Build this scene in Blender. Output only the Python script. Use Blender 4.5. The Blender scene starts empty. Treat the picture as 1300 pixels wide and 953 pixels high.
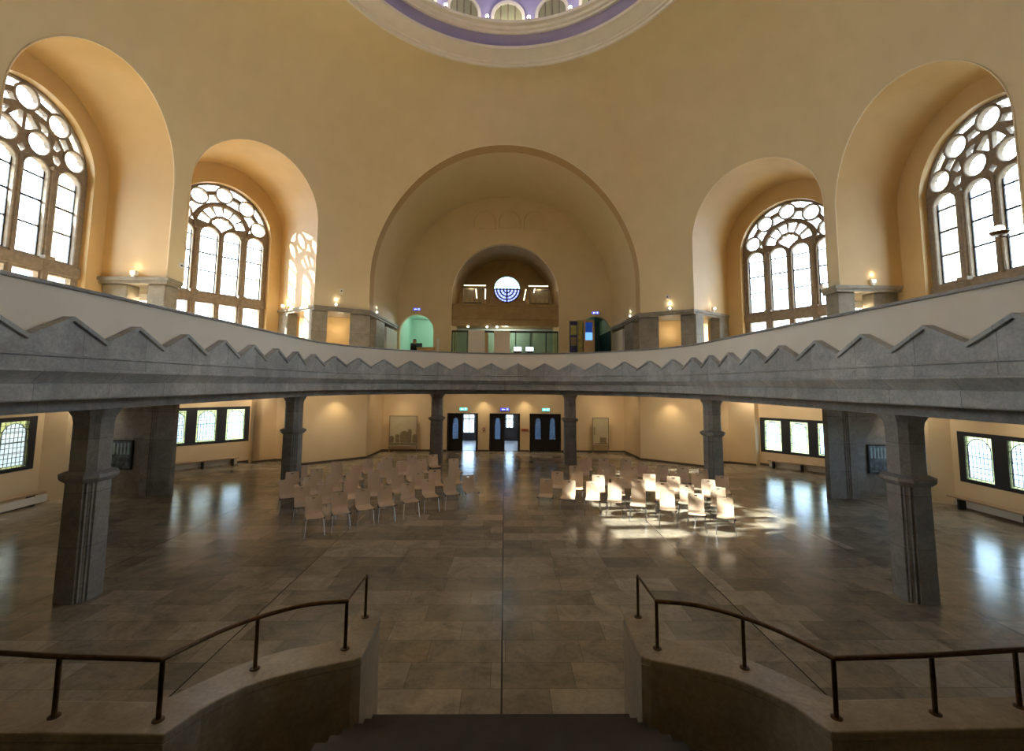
import bpy, bmesh, math, random
from mathutils import Vector, Matrix
PI = math.pi
random.seed(7)
SC = bpy.context.scene
COL = SC.collection
def R_(d): return d*PI/180

# ---------------------------------------------------------------- materials
def mat(name, col=(.5,.5,.5), rough=.6, metal=0, spec=.5):
    m = bpy.data.materials.new(name); m.use_nodes = True
    b = m.node_tree.nodes['Principled BSDF']
    b.inputs['Base Color'].default_value = (*col, 1)
    b.inputs['Roughness'].default_value = rough
    b.inputs['Metallic'].default_value = metal
    b.inputs['Specular IOR Level'].default_value = spec
    return m
def nodes(m): return m.node_tree.nodes, m.node_tree.links, m.node_tree.nodes['Principled BSDF']
def N(m, t, **kw):
    n = m.node_tree.nodes.new(t)
    for k, v in kw.items():
        if k in n.inputs: n.inputs[k].default_value = v
        else: setattr(n, k, v)
    return n
def ramp(m, stops):
    r = m.node_tree.nodes.new('ShaderNodeValToRGB'); e = r.color_ramp.elements
    while len(e) < len(stops): e.new(.5)
    for i, (p, c) in enumerate(stops): e[i].position = p; e[i].color = (*c, 1)
    return r
def noisy(name, c1, c2, scale=3, rough=.6, bump=.0, detail=6, coord='Object', spec=.5, stretch=None, dist=0):
    m = mat(name, c1, rough, spec=spec); ns, ln, b = nodes(m)
    tc = N(m, 'ShaderNodeTexCoord'); nz = N(m, 'ShaderNodeTexNoise', Scale=scale, Detail=detail, Distortion=dist)
    src = tc.outputs[coord]
    if stretch:
        mp = N(m, 'ShaderNodeMapping'); mp.inputs['Scale'].default_value = stretch
        ln.new(src, mp.inputs['Vector']); src = mp.outputs['Vector']
    ln.new(src, nz.inputs['Vector'])
    r = ramp(m, [(.32, c1), (.68, c2)]); ln.new(nz.outputs['Fac'], r.inputs['Fac']); ln.new(r.outputs['Color'], b.inputs['Base Color'])
    if bump:
        bp = N(m, 'ShaderNodeBump', Strength=bump, Distance=.02); ln.new(nz.outputs['Fac'], bp.inputs['Height']); ln.new(bp.outputs['Normal'], b.inputs['Normal'])
    return m
def emit(name, col, s):
    m = bpy.data.materials.new(name); m.use_nodes = True; ns = m.node_tree.nodes; ns.clear()
    e = ns.new('ShaderNodeEmission'); e.inputs['Color'].default_value = (*col, 1); e.inputs['Strength'].default_value = s
    o = ns.new('ShaderNodeOutputMaterial'); m.node_tree.links.new(e.outputs[0], o.inputs[0]); return m

M = {}
M['vault'] = noisy('vault plaster', (.74,.62,.39), (.78,.655,.42), 1.2, .5, spec=.25)
M['niche'] = noisy('apricot plaster', (.58,.40,.185), (.62,.43,.205), 1.5, .42, spec=.35)
M['bead'] = noisy('edge bead with caught light', (.80,.68,.48), (.84,.72,.52), 1.2, .4)  # paler than the vault: light caught on the arch edge, put into the colour
M['wall'] = noisy('cream plaster', (.72,.56,.34), (.76,.60,.38), 1.3, .6, spec=.3)
M['ochre'] = noisy('ochre plaster', (.76,.52,.23), (.80,.56,.26), 1.3, .6)
M['parapet'] = noisy('parapet plaster', (.80,.73,.62), (.84,.77,.66), 1.1, .6, spec=.2)
M['white'] = mat('white paint', (.8,.8,.78), .5)
M['greenwall'] = mat('mint plaster', (.42,.64,.52), .7)
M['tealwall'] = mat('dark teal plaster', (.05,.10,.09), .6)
M['darkstone'] = noisy('dark brown stone', (.018,.014,.010), (.030,.023,.017), 6, .6)
M['trac'] = noisy('tracery stone', (.20,.155,.11), (.28,.22,.16), 9, .7)
M['steel_dark'] = mat('dark window metal', (.02,.022,.028), .5)
M['winframe'] = mat('dark window wood', (.025,.027,.032), .45)
M['lead'] = mat('lead came', (.05,.055,.07), .6)
M['wood'] = noisy('bench wood', (.36,.25,.15), (.48,.34,.21), 4, .5, stretch=(1,12,12))
M['ply'] = noisy('beech plywood', (.66,.50,.36), (.74,.58,.43), 5, .38, stretch=(9,2,2), detail=4)
M['chrome'] = mat('chromed steel', (.55,.55,.56), .22, 1)
M['plastic'] = mat('black plastic', (.02,.02,.02), .4)
M['brass'] = noisy('aged bronze', (.075,.042,.02), (.12,.07,.033), 20, .32); nodes(M['brass'])[2].inputs['Metallic'].default_value = .85
M['door'] = noisy('dark stained door', (.010,.009,.010), (.018,.015,.015), 12, .35)
M['base'] = mat('dark baseboard', (.09,.065,.045), .5)
M['lav'] = noisy('lavender plaster', (.42,.39,.66), (.47,.44,.72), 2, .6)
M['cornice'] = noisy('ivory stucco', (.82,.77,.68), (.87,.82,.73), 3, .6)
M['glassgreen'] = mat('archglass', (.33,.33,.2), .3)
M['globe'] = emit('lamp globe', (1,.93,.8), 14)
M['spot'] = emit('spot lamp face', (1,.9,.72), 12)
M['tube'] = emit('fluorescent tube', (1,.86,.55), 3)
M['black'] = mat('matte black', (.012,.012,.014), .6)
M['cloth'] = mat('dark cloth', (.015,.017,.022), .9)
M['skin'] = mat('skin', (.55,.33,.23), .6)
M['navy'] = mat('navy print', (.012,.02,.09), .5)
M['red'] = mat('red enamel', (.35,.03,.02), .4)
M['tan'] = mat('tan laminate', (.5,.34,.17), .5)
M['yellow'] = noisy('printed map', (.50,.42,.10), (.20,.22,.10), 9, .5)
M['sepia'] = noisy('sepia engraving paper', (.50,.44,.28), (.56,.50,.33), 3, .5)
M['sepiaink'] = noisy('sepia ink', (.16,.12,.07), (.30,.24,.14), 30, .6)
M['exitg'] = emit('green sign face', (.12,.75,.62), 1.0)
M['blue'] = emit('blue sign face', (.05,.05,.75), .8)
M['signwhite'] = emit('sign pictogram', (.75,.95,1), 1.3)
M['screenblue'] = emit('screen light blue', (.15,.38,.95), .9)
M['screendark'] = emit('screen dark blue', (.01,.04,.18), .6)
M['brownstone'] = noisy('balcony stone', (.36,.25,.11), (.44,.32,.15), 3, .5)

def stone_mat(name, c1, c2, c3, rough, joint=True, bw=1.3, bh=.6, uv=False, spec=.4):
    m = mat(name, c1, rough, spec=spec); ns, ln, b = nodes(m)
    tc = N(m, 'ShaderNodeTexCoord')
    n1 = N(m, 'ShaderNodeTexNoise', Scale=2.2, Detail=9, Roughness=.62, Distortion=.8); ln.new(tc.outputs['Object'], n1.inputs['Vector'])
    n2 = N(m, 'ShaderNodeTexNoise', Scale=26, Detail=5); ln.new(tc.outputs['Object'], n2.inputs['Vector'])
    r = ramp(m, [(.30, c1), (.52, c2), (.72, c3)]); ln.new(n1.outputs['Fac'], r.inputs['Fac'])
    mx = N(m, 'ShaderNodeMix', data_type='RGBA', blend_type='OVERLAY'); mx.inputs[0].default_value = .35
    ln.new(r.outputs['Color'], mx.inputs[6]); ln.new(n2.outputs['Fac'], mx.inputs[7]); out = mx.outputs[2]
    if joint:
        br = N(m, 'ShaderNodeTexBrick', Scale=1); br.inputs['Brick Width'].default_value = bw; br.inputs['Row Height'].default_value = bh
        br.inputs['Mortar Size'].default_value = .006; br.inputs['Color1'].default_value = (.84,.84,.84,1); br.inputs['Color2'].default_value = (1.1,1.1,1.1,1); br.inputs['Mortar'].default_value = (.55,.55,.55,1)
        if uv: ln.new(tc.outputs['UV'], br.inputs['Vector'])
        else:
            sx = N(m, 'ShaderNodeSeparateXYZ'); ln.new(tc.outputs['Object'], sx.inputs[0])
            ad = N(m, 'ShaderNodeMath', operation='ADD'); ln.new(sx.outputs[0], ad.inputs[0]); ln.new(sx.outputs[1], ad.inputs[1])
            cb = N(m, 'ShaderNodeCombineXYZ'); ln.new(ad.outputs[0], cb.inputs[0]); ln.new(sx.outputs[2], cb.inputs[1]); ln.new(cb.outputs[0], br.inputs['Vector'])
        m2 = N(m, 'ShaderNodeMix', data_type='RGBA', blend_type='MULTIPLY'); m2.inputs[0].default_value = 1
        ln.new(out, m2.inputs[6]); ln.new(br.outputs['Color'], m2.inputs[7]); out = m2.outputs[2]
    ln.new(out, b.inputs['Base Color'])
    bp = N(m, 'ShaderNodeBump', Strength=.15, Distance=.01); ln.new(n2.outputs['Fac'], bp.inputs['Height']); ln.new(bp.outputs['Normal'], b.inputs['Normal'])
    return m
M['stone'] = stone_mat('grey shell limestone', (.30,.31,.31), (.41,.42,.415), (.53,.54,.53), .45, True, 1.15, .9, uv=True)
M['pillar'] = stone_mat('grey pillar limestone', (.20,.195,.195), (.28,.275,.27), (.37,.36,.35), .42, True, 9, .85)
M['colstone'] = stone_mat('gallery column limestone', (.20,.175,.135), (.265,.235,.185), (.33,.295,.235), .5, True, 9, .8)
M['marble'] = stone_mat('beige marble', (.24,.20,.15), (.33,.28,.21), (.42,.36,.28), .3, False)

def floor_mat():
    m = mat('polished stone slabs', (.3,.25,.2), .2, spec=.5); ns, ln, b = nodes(m)
    tc = N(m, 'ShaderNodeTexCoord'); sx = N(m, 'ShaderNodeSeparateXYZ'); ln.new(tc.outputs['Object'], sx.inputs[0])
    def mth(op, a, bb=None):
        n = N(m, 'ShaderNodeMath', operation=op)
        for i, v in enumerate((a, bb)):
            if v is None: continue
            if isinstance(v, (int, float)): n.inputs[i].default_value = v
            else: ln.new(v, n.inputs[i])
        return n.outputs[0]
    x, y = sx.outputs[0], sx.outputs[1]
    # bays of 3.7 m, slabs inside them
    yr = mth('DIVIDE', mth('ADD', y, .4), .50); row = mth('FLOOR', yr); fy = mth('SUBTRACT', yr, row)
    wr = N(m, 'ShaderNodeTexWhiteNoise', noise_dimensions='1D'); ln.new(row, wr.inputs['W'])
    xr = mth('DIVIDE', mth('ADD', x, mth('MULTIPLY', wr.outputs['Value'], 1.2)), 1.0); colm = mth('FLOOR', xr); fx = mth('SUBTRACT', xr, colm)
    bay = mth('FLOOR', mth('DIVIDE', x, 3.7))
    cb = N(m, 'ShaderNodeCombineXYZ'); ln.new(mth('ADD', colm, mth('MULTIPLY', bay, 31.3)), cb.inputs[0]); ln.new(row, cb.inputs[1])
    wn = N(m, 'ShaderNodeTexWhiteNoise', noise_dimensions='2D'); ln.new(cb.outputs[0], wn.inputs['Vector'])
    cr = ramp(m, [(0, (.235,.205,.155)), (.2, (.265,.235,.18)), (.45, (.30,.265,.205)), (.65, (.34,.30,.235)), (.85, (.38,.34,.27)), (1, (.44,.395,.32))])
    ln.new(wn.outputs['Value'], cr.inputs['Fac'])
    nz = N(m, 'ShaderNodeTexNoise', Scale=1.7, Detail=10, Roughness=.65, Distortion=1.2); ln.new(tc.outputs['Object'], nz.inputs['Vector'])
    r2 = ramp(m, [(.3, (.62,.62,.62)), (.5, (1,1,1)), (.7, (1.3,1.27,1.2))]); ln.new(nz.outputs['Fac'], r2.inputs['Fac'])
    mx = N(m, 'ShaderNodeMix', data_type='RGBA', blend_type='MULTIPLY'); mx.inputs[0].default_value = .9
    ln.new(cr.outputs['Color'], mx.inputs[6]); ln.new(r2.outputs['Color'], mx.inputs[7])
    nf = N(m, 'ShaderNodeTexNoise', Scale=14, Detail=8, Roughness=.7); ln.new(tc.outputs['Object'], nf.inputs['Vector'])
    r3 = ramp(m, [(.35, (.7,.7,.7)), (.55, (1,1,1))]); ln.new(nf.outputs['Fac'], r3.inputs['Fac'])
    m3 = N(m, 'ShaderNodeMix', data_type='RGBA', blend_type='MULTIPLY'); m3.inputs[0].default_value = .6
    ln.new(mx.outputs[2], m3.inputs[6]); ln.new(r3.outputs['Color'], m3.inputs[7])
    # joints
    def edge(f, w): return mth('LESS_THAN', mth('MINIMUM', f, mth('SUBTRACT', 1, f)), w)
    bx = mth('DIVIDE', x, 3.7); fb = mth('FRACT', bx)
    j = mth('MAXIMUM', edge(fx, .004), edge(fy, .008)); j = mth('MAXIMUM', mth('MULTIPLY', j, .5), edge(fb, .0028))
    m4 = N(m, 'ShaderNodeMix', data_type='RGBA'); ln.new(j, m4.inputs[0]); ln.new(m3.outputs[2], m4.inputs[6]); m4.inputs[7].default_value = (.05,.042,.035,1)
    ln.new(m4.outputs[2], b.inputs['Base Color'])
    rr = N(m, 'ShaderNodeMapRange'); ln.new(nf.outputs['Fac'], rr.inputs[0]); rr.inputs[3].default_value = .13; rr.inputs[4].default_value = .26
    ln.new(rr.outputs[0], b.inputs['Roughness'])
    bp = N(m, 'ShaderNodeBump', Strength=.06, Distance=.01); ln.new(nz.outputs['Fac'], bp.inputs['Height']); ln.new(bp.outputs['Normal'], b.inputs['Normal'])
    return m
M['floor'] = floor_mat()

def glass_mat(name, tint, lead_x, lead_z, w, haze=.12, leadcol=.35, border=None):
    """old window glass: mostly clear, a little haze, lead lines in the window's own plane (object x, z)"""
    m = bpy.data.materials.new(name); m.use_nodes = True; nt = m.node_tree; nt.nodes.clear(); ln = nt.links
    out = nt.nodes.new('ShaderNodeOutputMaterial')
    tc = N(m, 'ShaderNodeTexCoord'); sx = N(m, 'ShaderNodeSeparateXYZ'); ln.new(tc.outputs['Object'], sx.inputs[0])
    def mth(op, a, bb=None):
        n = N(m, 'ShaderNodeMath', operation=op)
        for i, v in enumerate((a, bb)):
            if v is None: continue
            if isinstance(v, (int, float)): n.inputs[i].default_value = v
            else: ln.new(v, n.inputs[i])
        return n.outputs[0]
    def line(src, per, ww):
        f = mth('FRACT', mth('DIVIDE', mth('ADD', src, 40*per), per)); return mth('LESS_THAN', f, ww)
    L = mth('MAXIMUM', line(sx.outputs[0], lead_x, w/lead_x), line(sx.outputs[2], lead_z, w/lead_z))
    wn = N(m, 'ShaderNodeTexNoise', Scale=2.5, Detail=3); ln.new(tc.outputs['Object'], wn.inputs['Vector'])
    r = ramp(m, [(.35, tint), (.65, tuple(min(1, c*1.05) for c in tint))]); ln.new(wn.outputs['Fac'], r.inputs['Fac'])
    mx = N(m, 'ShaderNodeMix', data_type='RGBA'); ln.new(L, mx.inputs[0]); ln.new(r.outputs['Color'], mx.inputs[6]); mx.inputs[7].default_value = (leadcol, leadcol, leadcol*1.1, 1)
    tr = N(m, 'ShaderNodeBsdfTransparent'); ln.new(mx.outputs[2], tr.inputs['Color'])
    tl = N(m, 'ShaderNodeBsdfTranslucent'); ln.new(mx.outputs[2], tl.inputs['Color'])
    gl = N(m, 'ShaderNodeBsdfGlossy', Roughness=.05)
    a = N(m, 'ShaderNodeMixShader'); a.inputs[0].default_value = haze; ln.new(tr.outputs[0], a.inputs[1]); ln.new(tl.outputs[0], a.inputs[2])
    c = N(m, 'ShaderNodeMixShader'); c.inputs[0].default_value = .04; ln.new(a.outputs[0], c.inputs[1]); ln.new(gl.outputs[0], c.inputs[2])
    ln.new(c.outputs[0], out.inputs[0]); return m
M['bigglass'] = glass_mat('cathedral glass', (.90,.95,1.0), .11, .17, .010, .06, .07)
M['lowglass'] = glass_mat('pale leaded glass', (.66,.76,.84), .105, .135, .014, .12, .10)
M['borderglass'] = glass_mat('yellow green border glass', (.58,.64,.46), .13, .16, .012, .12, .10)
M['doorglass'] = glass_mat('leaded door glass', (.60,.76,.95), .1, .12, .010, .25, .2)
M['clear'] = glass_mat('clear glazing', (.93,.96,.95), 5, 5, .001, .02, .9)
M['greenglass'] = glass_mat('green tinted partition glass', (.68,.80,.73), 1.4, 9, .03, .03, .1)
M['roseglass'] = glass_mat('white rose glass', (.36,.44,.45), 5, 5, .001, .05, .5)
M['roseblue'] = glass_mat('blue rose glass', (.003,.003,.016), 9, 9, .001, .05, .1)
M['rosepale'] = glass_mat('lavender rose glass', (.25,.26,.44), 9, 9, .001, .05, .1)

# ---------------------------------------------------------------- mesh helpers
class MB:
    def __init__(s): s.v = []; s.f = []; s.uv = None
    def add(s, vs, fs):
        k = len(s.v); s.v += [tuple(v) for v in vs]; s.f += [tuple(i+k for i in f) for f in fs]; return s
    def box(s, x0, x1, y0, y1, z0, z1):
        v = [(x, y, z) for z in (z0, z1) for y in (y0, y1) for x in (x0, x1)]
        return s.add(v, [(0,2,3,1),(4,5,7,6),(0,1,5,4),(2,6,7,3),(0,4,6,2),(1,3,7,5)])
    def prism(s, poly, z0, z1):
        """poly in the ground plane, any winding"""
        a = sum(poly[i][0]*poly[(i+1) % len(poly)][1]-poly[(i+1) % len(poly)][0]*poly[i][1] for i in range(len(poly)))
        if a < 0: poly = poly[::-1]
        n = len(poly)
        v = [(p[0], p[1], z0) for p in poly]+[(p[0], p[1], z1) for p in poly]
        return s.add(v, [tuple(range(n))[::-1], tuple(range(n, 2*n))]+[(i, (i+1) % n, n+(i+1) % n, n+i) for i in range(n)])
    def lathe(s, prof, cx=0, cy=0, n=96, a0=0, a1=2*PI, closed=True):
        """profile of (radius, z), rings joined in order"""
        k = n if closed else n+1
        v = [(cx+r*math.cos(a0+(a1-a0)*j/n), cy+r*math.sin(a0+(a1-a0)*j/n), z) for r, z in prof for j in range(k)]
        f = [(i*k+j, i*k+(j+1) % k, (i+1)*k+(j+1) % k, (i+1)*k+j) for i in range(len(prof)-1) for j in range(n)]
        return s.add(v, f)
    def tube(s, pts, r, n=10, cap=True, r2=None):
        pts = [Vector(p) for p in pts]; rings = []; m = len(pts)
        up = None
        for i, p in enumerate(pts):
            d = ((pts[min(i+1, m-1)]-p).normalized()+(p-pts[max(i-1, 0)]).normalized()).normalized()
            if up is None: up = Vector((0, 0, 1)) if abs(d.z) < .9 else Vector((0, 1, 0))
            x = d.cross(up).normalized(); yv = x.cross(d).normalized(); up = yv
            rr = r if r2 is None else r+(r2-r)*i/(m-1)
            rings.append([p+x*rr*math.cos(2*PI*j/n)+yv*rr*math.sin(2*PI*j/n) for j in range(n)])
        v = [q for ring in rings for q in ring]
        f = [(i*n+j, (i+1)*n+j, (i+1)*n+(j+1) % n, i*n+(j+1) % n) for i in range(m-1) for j in range(n)]
        if cap: f += [tuple(range(n)), tuple((m-1)*n+j for j in range(n))[::-1]]
        return s.add(v, f)
    def ball(s, c, r, n=12, sc=(1, 1, 1)):
        v = []; m = n//2
        for i in range(m+1):
            t = PI*i/m
            for j in range(n): v.append((c[0]+r*sc[0]*math.sin(t)*math.cos(2*PI*j/n), c[1]+r*sc[1]*math.sin(t)*math.sin(2*PI*j/n), c[2]+r*sc[2]*math.cos(t)))
        return s.add(v, [(i*n+j, (i+1)*n+j, (i+1)*n+(j+1) % n, i*n+(j+1) % n) for i in range(m) for j in range(n)])
    def build(s, name, m, parent=None, smooth=False, loc=None, fix=True):
        me = bpy.data.meshes.new(name); me.from_pydata(s.v, [], s.f); me.update()
        if fix:
            bm = bmesh.new(); bm.from_mesh(me); bmesh.ops.remove_doubles(bm, verts=bm.verts, dist=1e-5)
            bmesh.ops.recalc_face_normals(bm, faces=bm.faces); bm.to_mesh(me); bm.free()
        o = bpy.data.objects.new(name, me); COL.objects.link(o)
        if m is not None: me.materials.append(M[m] if isinstance(m, str) else m)
        if smooth:
            for p in me.polygons: p.use_smooth = True
            if smooth != 'all':
                bm = bmesh.new(); bm.from_mesh(me)
                for e in bm.edges:
                    if len(e.link_faces) == 2 and e.calc_face_angle(0) > R_(32): e.smooth = False
                bm.to_mesh(me); bm.free()
        if parent is not None: o.parent = parent
        if loc is not None: o.location = loc
        return o
def T(o, label, cat, group=None):
    o['label'] = label; o['category'] = cat
    if group: o['group'] = group
    return o
def S(o): o['kind'] = 'structure'; return o
def empty(name, loc=(0, 0, 0), rz=0):
    o = bpy.data.objects.new(name, None); COL.objects.link(o); o.location = loc; o.rotation_euler = (0, 0, rz); return o
def bevel(o, w, seg=2):
    b = o.modifiers.new('b', 'BEVEL'); b.width = w; b.segments = seg; b.limit_method = 'ANGLE'; return o
def flat_curve(name, outer, holes, depth, m, parent=None, bev=0):
    """a plate in the x-z plane with holes, real thickness; local y = depth direction (centred)"""
    cu = bpy.data.curves.new(name, 'CURVE'); cu.dimensions = '2D'; cu.fill_mode = 'BOTH'; cu.extrude = depth/2
    if bev: cu.bevel_depth = bev; cu.bevel_resolution = 0; cu.offset = -bev
    for pts in [outer]+holes:
        sp = cu.splines.new('POLY'); sp.points.add(len(pts)-1); sp.use_cyclic_u = True
        for p, q in zip(sp.points, pts): p.co = (q[0], q[1], 0, 1)
    tmp = bpy.data.objects.new('tmp', cu); COL.objects.link(tmp)
    dg = bpy.context.evaluated_depsgraph_get(); dg.update()
    me = bpy.data.meshes.new_from_object(tmp.evaluated_get(dg)); me.name = name
    bpy.data.objects.remove(tmp); bpy.data.curves.remove(cu)
    me.transform(Matrix.Rotation(PI/2, 4, 'X'))
    me.materials.clear(); me.materials.append(M[m])
    o = bpy.data.objects.new(name, me); COL.objects.link(o)
    if parent is not None: o.parent = parent
    return o
def arch(hw, zs, z0, n=28, c=0, legs=True):
    p = [(c-hw, z0)] if legs else []
    p += [(c-hw*math.cos(PI*i/n), zs+hw*math.sin(PI*i/n)) for i in range(n+1)]
    if legs: p += [(c+hw, z0)]
    return p
def circ(cx, cz, r, n=24): return [(cx+r*math.cos(2*PI*i/n), cz+r*math.sin(2*PI*i/n)) for i in range(n)]

class Fr:
    """a wall frame: origin O on the wall, t along the wall, n outward"""
    def __init__(s, O, t, n): s.O = Vector((*O, 0)); s.t = Vector((*t, 0)).normalized(); s.n = Vector((*n, 0)).normalized()
    def P(s, a, d, z): v = s.O+s.t*a+s.n*d; return (v.x, v.y, z)
    def mat(s, a=0, d=0, z=0):
        """local x = t, local y = n, local z up (mirrors allowed only by rotation: x flips if the frame is left-handed)"""
        x = s.t; y = s.n
        if x.cross(y).z < 0: x = -x
        m = Matrix(((x.x, y.x, 0, 0), (x.y, y.y, 0, 0), (0, 0, 1, 0), (0, 0, 0, 1)))
        m.translation = Vector(s.P(a, d, z)); return m

# ---------------------------------------------------------------- constants
CY = 11.2
FR = {'left': Fr((-10.35, 11.43), (0, 1), (-1, 0)), 'right': Fr((10.35, 11.2), (0, 1), (1, 0)),
      'farleft': Fr((-9.22, 16.58), (.581, .814), (-.814, .581)), 'farright': Fr((9.295, 16.48), (-.581, .814), (.814, .581)),
      'nearleft': Fr((-9.1, 5.65), (-.581, .814), (-.814, -.581)), 'nearright': Fr((9.1, 5.65), (.581, .814), (.814, -.581)),
      'back': Fr((0, 19.9), (1, 0), (0, 1)), 'near': Fr((0, 2.5), (-1, 0), (0, -1))}
# half width, spring, depth of the back wall, window shift, window spring
NI = {'left': (2.42, 9.48, 2.0, .05, 9.4), 'right': (2.53, 9.0, 2.0, -.1, 9.03), 'farleft': (2.355, 9.93, 2.65, -.015, 9.62), 'farright': (2.485, 9.4, 2.65, -.015, 9.25),
      'nearleft': (2.15, 10.1, 2.65, 0, 9.62), 'nearright': (2.15, 9.7, 2.65, 0, 9.25), 'back': (5.95, 8.1, 5.1, 0, 0), 'near': (5.95, 8.1, 5.1, 0, 0)}
GZ = 4.0; LZ = 6.6

# ---------------------------------------------------------------- vault with its arch openings
def plan_radius():
    q = [(10.35, 0), (10.35, 3.8), (7.85, 7.3), (5.95, 8.7), (0, 8.7)]
    def rad(th):
        c, s_ = abs(math.cos(th)), abs(math.sin(th))
        for (x0, y0), (x1, y1) in zip(q, q[1:]):
            # ray (c,s)*r meets segment
            dx, dy = x1-x0, y1-y0; det = c*dy-s_*dx
            if abs(det) < 1e-9: continue
            r = (x0*dy-y0*dx)/det; u = (c*y0-s_*x0)/(-det) if False else None
            px, py = c*r, s_*r
            k = (px-x0)*dx+(py-y0)*dy
            if -1e-6 <= k <= dx*dx+dy*dy+1e-6 and r > 0: return r
        return 9
    n = 360; raw = [rad(2*PI*i/n) for i in range(n)]; out = []
    for i in range(n):
        w = s_ = 0
        for j in range(-12, 13):
            g = math.exp(-.5*(j/4.5)**2); w += g; s_ += g*raw[(i+j) % n]
        out.append(s_/w)
    return out
PR = plan_radius()
def vault():
    zs = [LZ]+[LZ+.6*i for i in range(1, 6)]; Z0, Z1, RR = 9.2, 16.42, 6.28
    lev = [(z, 1.0) for z in zs if z < Z0]
    for i in range(0, 25):
        a = PI/2*i/24; lev.append((Z0+(Z1-Z0)*math.sin(a)**1.0, math.cos(a)))
    n = 180
    inner = []; outer = []
    for z, g in lev:
        inner.append([(RR+(PR[2*j]-RR)*g, 2*PI*j/n) for j in range(n)])
    v = []; L = len(lev)
    for off in (0, 1):
        for (z, g), ring in zip(lev, inner):
            for r, a in ring:
                rr = r+off*.7*(.6+.4*g); zz = z+off*.5*(1-g)
                v.append((rr*math.cos(a), CY+rr*math.sin(a), zz))
    f = []
    for i in range(L-1):
        for j in range(n):
            k = (j+1) % n
            f.append((i*n+j, (i+1)*n+j, (i+1)*n+k, i*n+k))
            b = L*n; f.append((b+i*n+j, b+i*n+k, b+(i+1)*n+k, b+(i+1)*n+j))
    b = L*n
    for j in range(n):
        k = (j+1) % n
        f.append((j, k, b+k, b+j)); f.append(((L-1)*n+j, b+(L-1)*n+j, b+(L-1)*n+k, (L-1)*n+k))
    mb = MB(); mb.v = v; mb.f = f
    o = mb.build('ceiling', 'vault')
    cut = []
    for nm, fr in FR.items():
        hw, sp, dep, sh, ws = NI[nm]
        pr = arch(hw, sp, 3.5, 40); k = len(pr); c = MB()
        vv = [fr.P(a, d, z) for d in (-2.5, 2.2) for a, z in pr]
        c.add(vv, [tuple(range(k)), tuple(range(k, 2*k))[::-1]]+[(i, (i+1) % k, k+(i+1) % k, k+i) for i in range(k)])
        co = c.build('cutter', 'niche'); cut.append(co)
        md = o.modifiers.new('c', 'BOOLEAN'); md.operation = 'DIFFERENCE'; md.object = co; md.solver = 'EXACT'; md.material_mode = 'TRANSFER'
    dg = bpy.context.evaluated_depsgraph_get(); dg.update()
    me = bpy.data.meshes.new_from_object(o.evaluated_get(dg)); me.name = 'ceiling'
    o.modifiers.clear(); o.data = me
    for c in cut: bpy.data.objects.remove(c)
    bm = bmesh.new(); bm.from_mesh(me)
    for e in bm.edges:
        if len(e.link_faces) == 2 and e.calc_face_angle(0) > R_(28): e.smooth = False
    for fc in bm.faces: fc.smooth = True
    bm.to_mesh(me); bm.free()
    return S(o)
vault()

def inner_r(th, z):
    g = 1.0 if z <= 9.2 else math.cos(math.asin(min(1, (z-9.2)/(16.42-9.2))))
    u = (th/(2*PI)*360) % 360; i = int(u); f = u-i
    pr = PR[i]*(1-f)+PR[(i+1) % 360]*f
    return 6.28+(pr-6.28)*g
def start_d(fr, a, z):
    d = 0
    for _ in range(12):
        x, y, _z = fr.P(a, d, z); r = math.hypot(x, y-CY); d += (inner_r(math.atan2(y-CY, x), z)-r)*.9
    return d
def niche(nm, name):
    fr = FR[nm]; hw, sp, dep, sh, ws = NI[nm]; mb = MB()
    h = hw+.004; pr = arch(h, sp, LZ, 40); k = len(pr)
    d0 = .35
    mb.add([fr.P(a, start_d(fr, a, z)+.3, z) for a, z in pr]+[fr.P(a, dep, z) for a, z in pr], [(i, i+1, k+i+1, k+i) for i in range(k-1)])
    if nm in ('nearleft', 'nearright'):
        mb.add([fr.P(a, dep, z) for a, z in arch(hw+.9, sp, GZ, 30)], [tuple(range(33))])  # unseen back wall, closed windowless to keep sun off the stair walls
    elif ws:
        Rw = 1.88; hp = arch(Rw, ws, LZ, 40, c=sh)
        mb.add([fr.P(a, dep, z) for a, z in pr]+[fr.P(a, dep, z) for a, z in hp], [(i, i+1, k+i+1, k+i) for i in range(k-1)])
        hp2 = arch(Rw, ws, GZ, 40, c=sh)
        # the window recess with a rounded edge
        mb.add([fr.P(a, d, z) for d in (dep, dep+.42) for a, z in hp2], [(i, i+1, k+i+1, k+i) for i in range(k-1)])
        # below the slab level the back wall runs on behind the columns
        for a0, a1 in ((-hw-1.0, sh-Rw), (sh+Rw, hw+1.0)):
            e0 = .012 if a0 > 0 else 0; e1 = .012 if a1 < 0 else 0; q_ = MB().prism([fr.P(a0+e0, dep, 0)[:2], fr.P(a1-e1, dep, 0)[:2], fr.P(a1-e1, dep+.42, 0)[:2], fr.P(a0+e0, dep+.42, 0)[:2]], GZ, LZ); S(q_.build(name+'_lower', 'niche'))
        # outer annulus closes the reveal to the window frame
        op = arch(Rw+1.2, ws, GZ-.3, 40, c=sh)
        mb.add([fr.P(a, dep+.42, z) for a, z in hp2]+[fr.P(a, dep+.42, z) for a, z in op], [(i, i+1, k+i+1, k+i) for i in range(k-1)])
    else:
        pass
    if nm != 'near':
        tb = MB(); hb = hw-.004; tb.tube([fr.P(a, start_d(fr, a, z)-.004, z) for a, z in arch(hb, sp, LZ+.04, 48)], .021 if ws else .016, 6)
        S(tb.build('trim_arch_edge', 'bead', smooth='all'))
    return S(mb.build(name, 'niche' if ws else 'vault', smooth=True))
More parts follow.
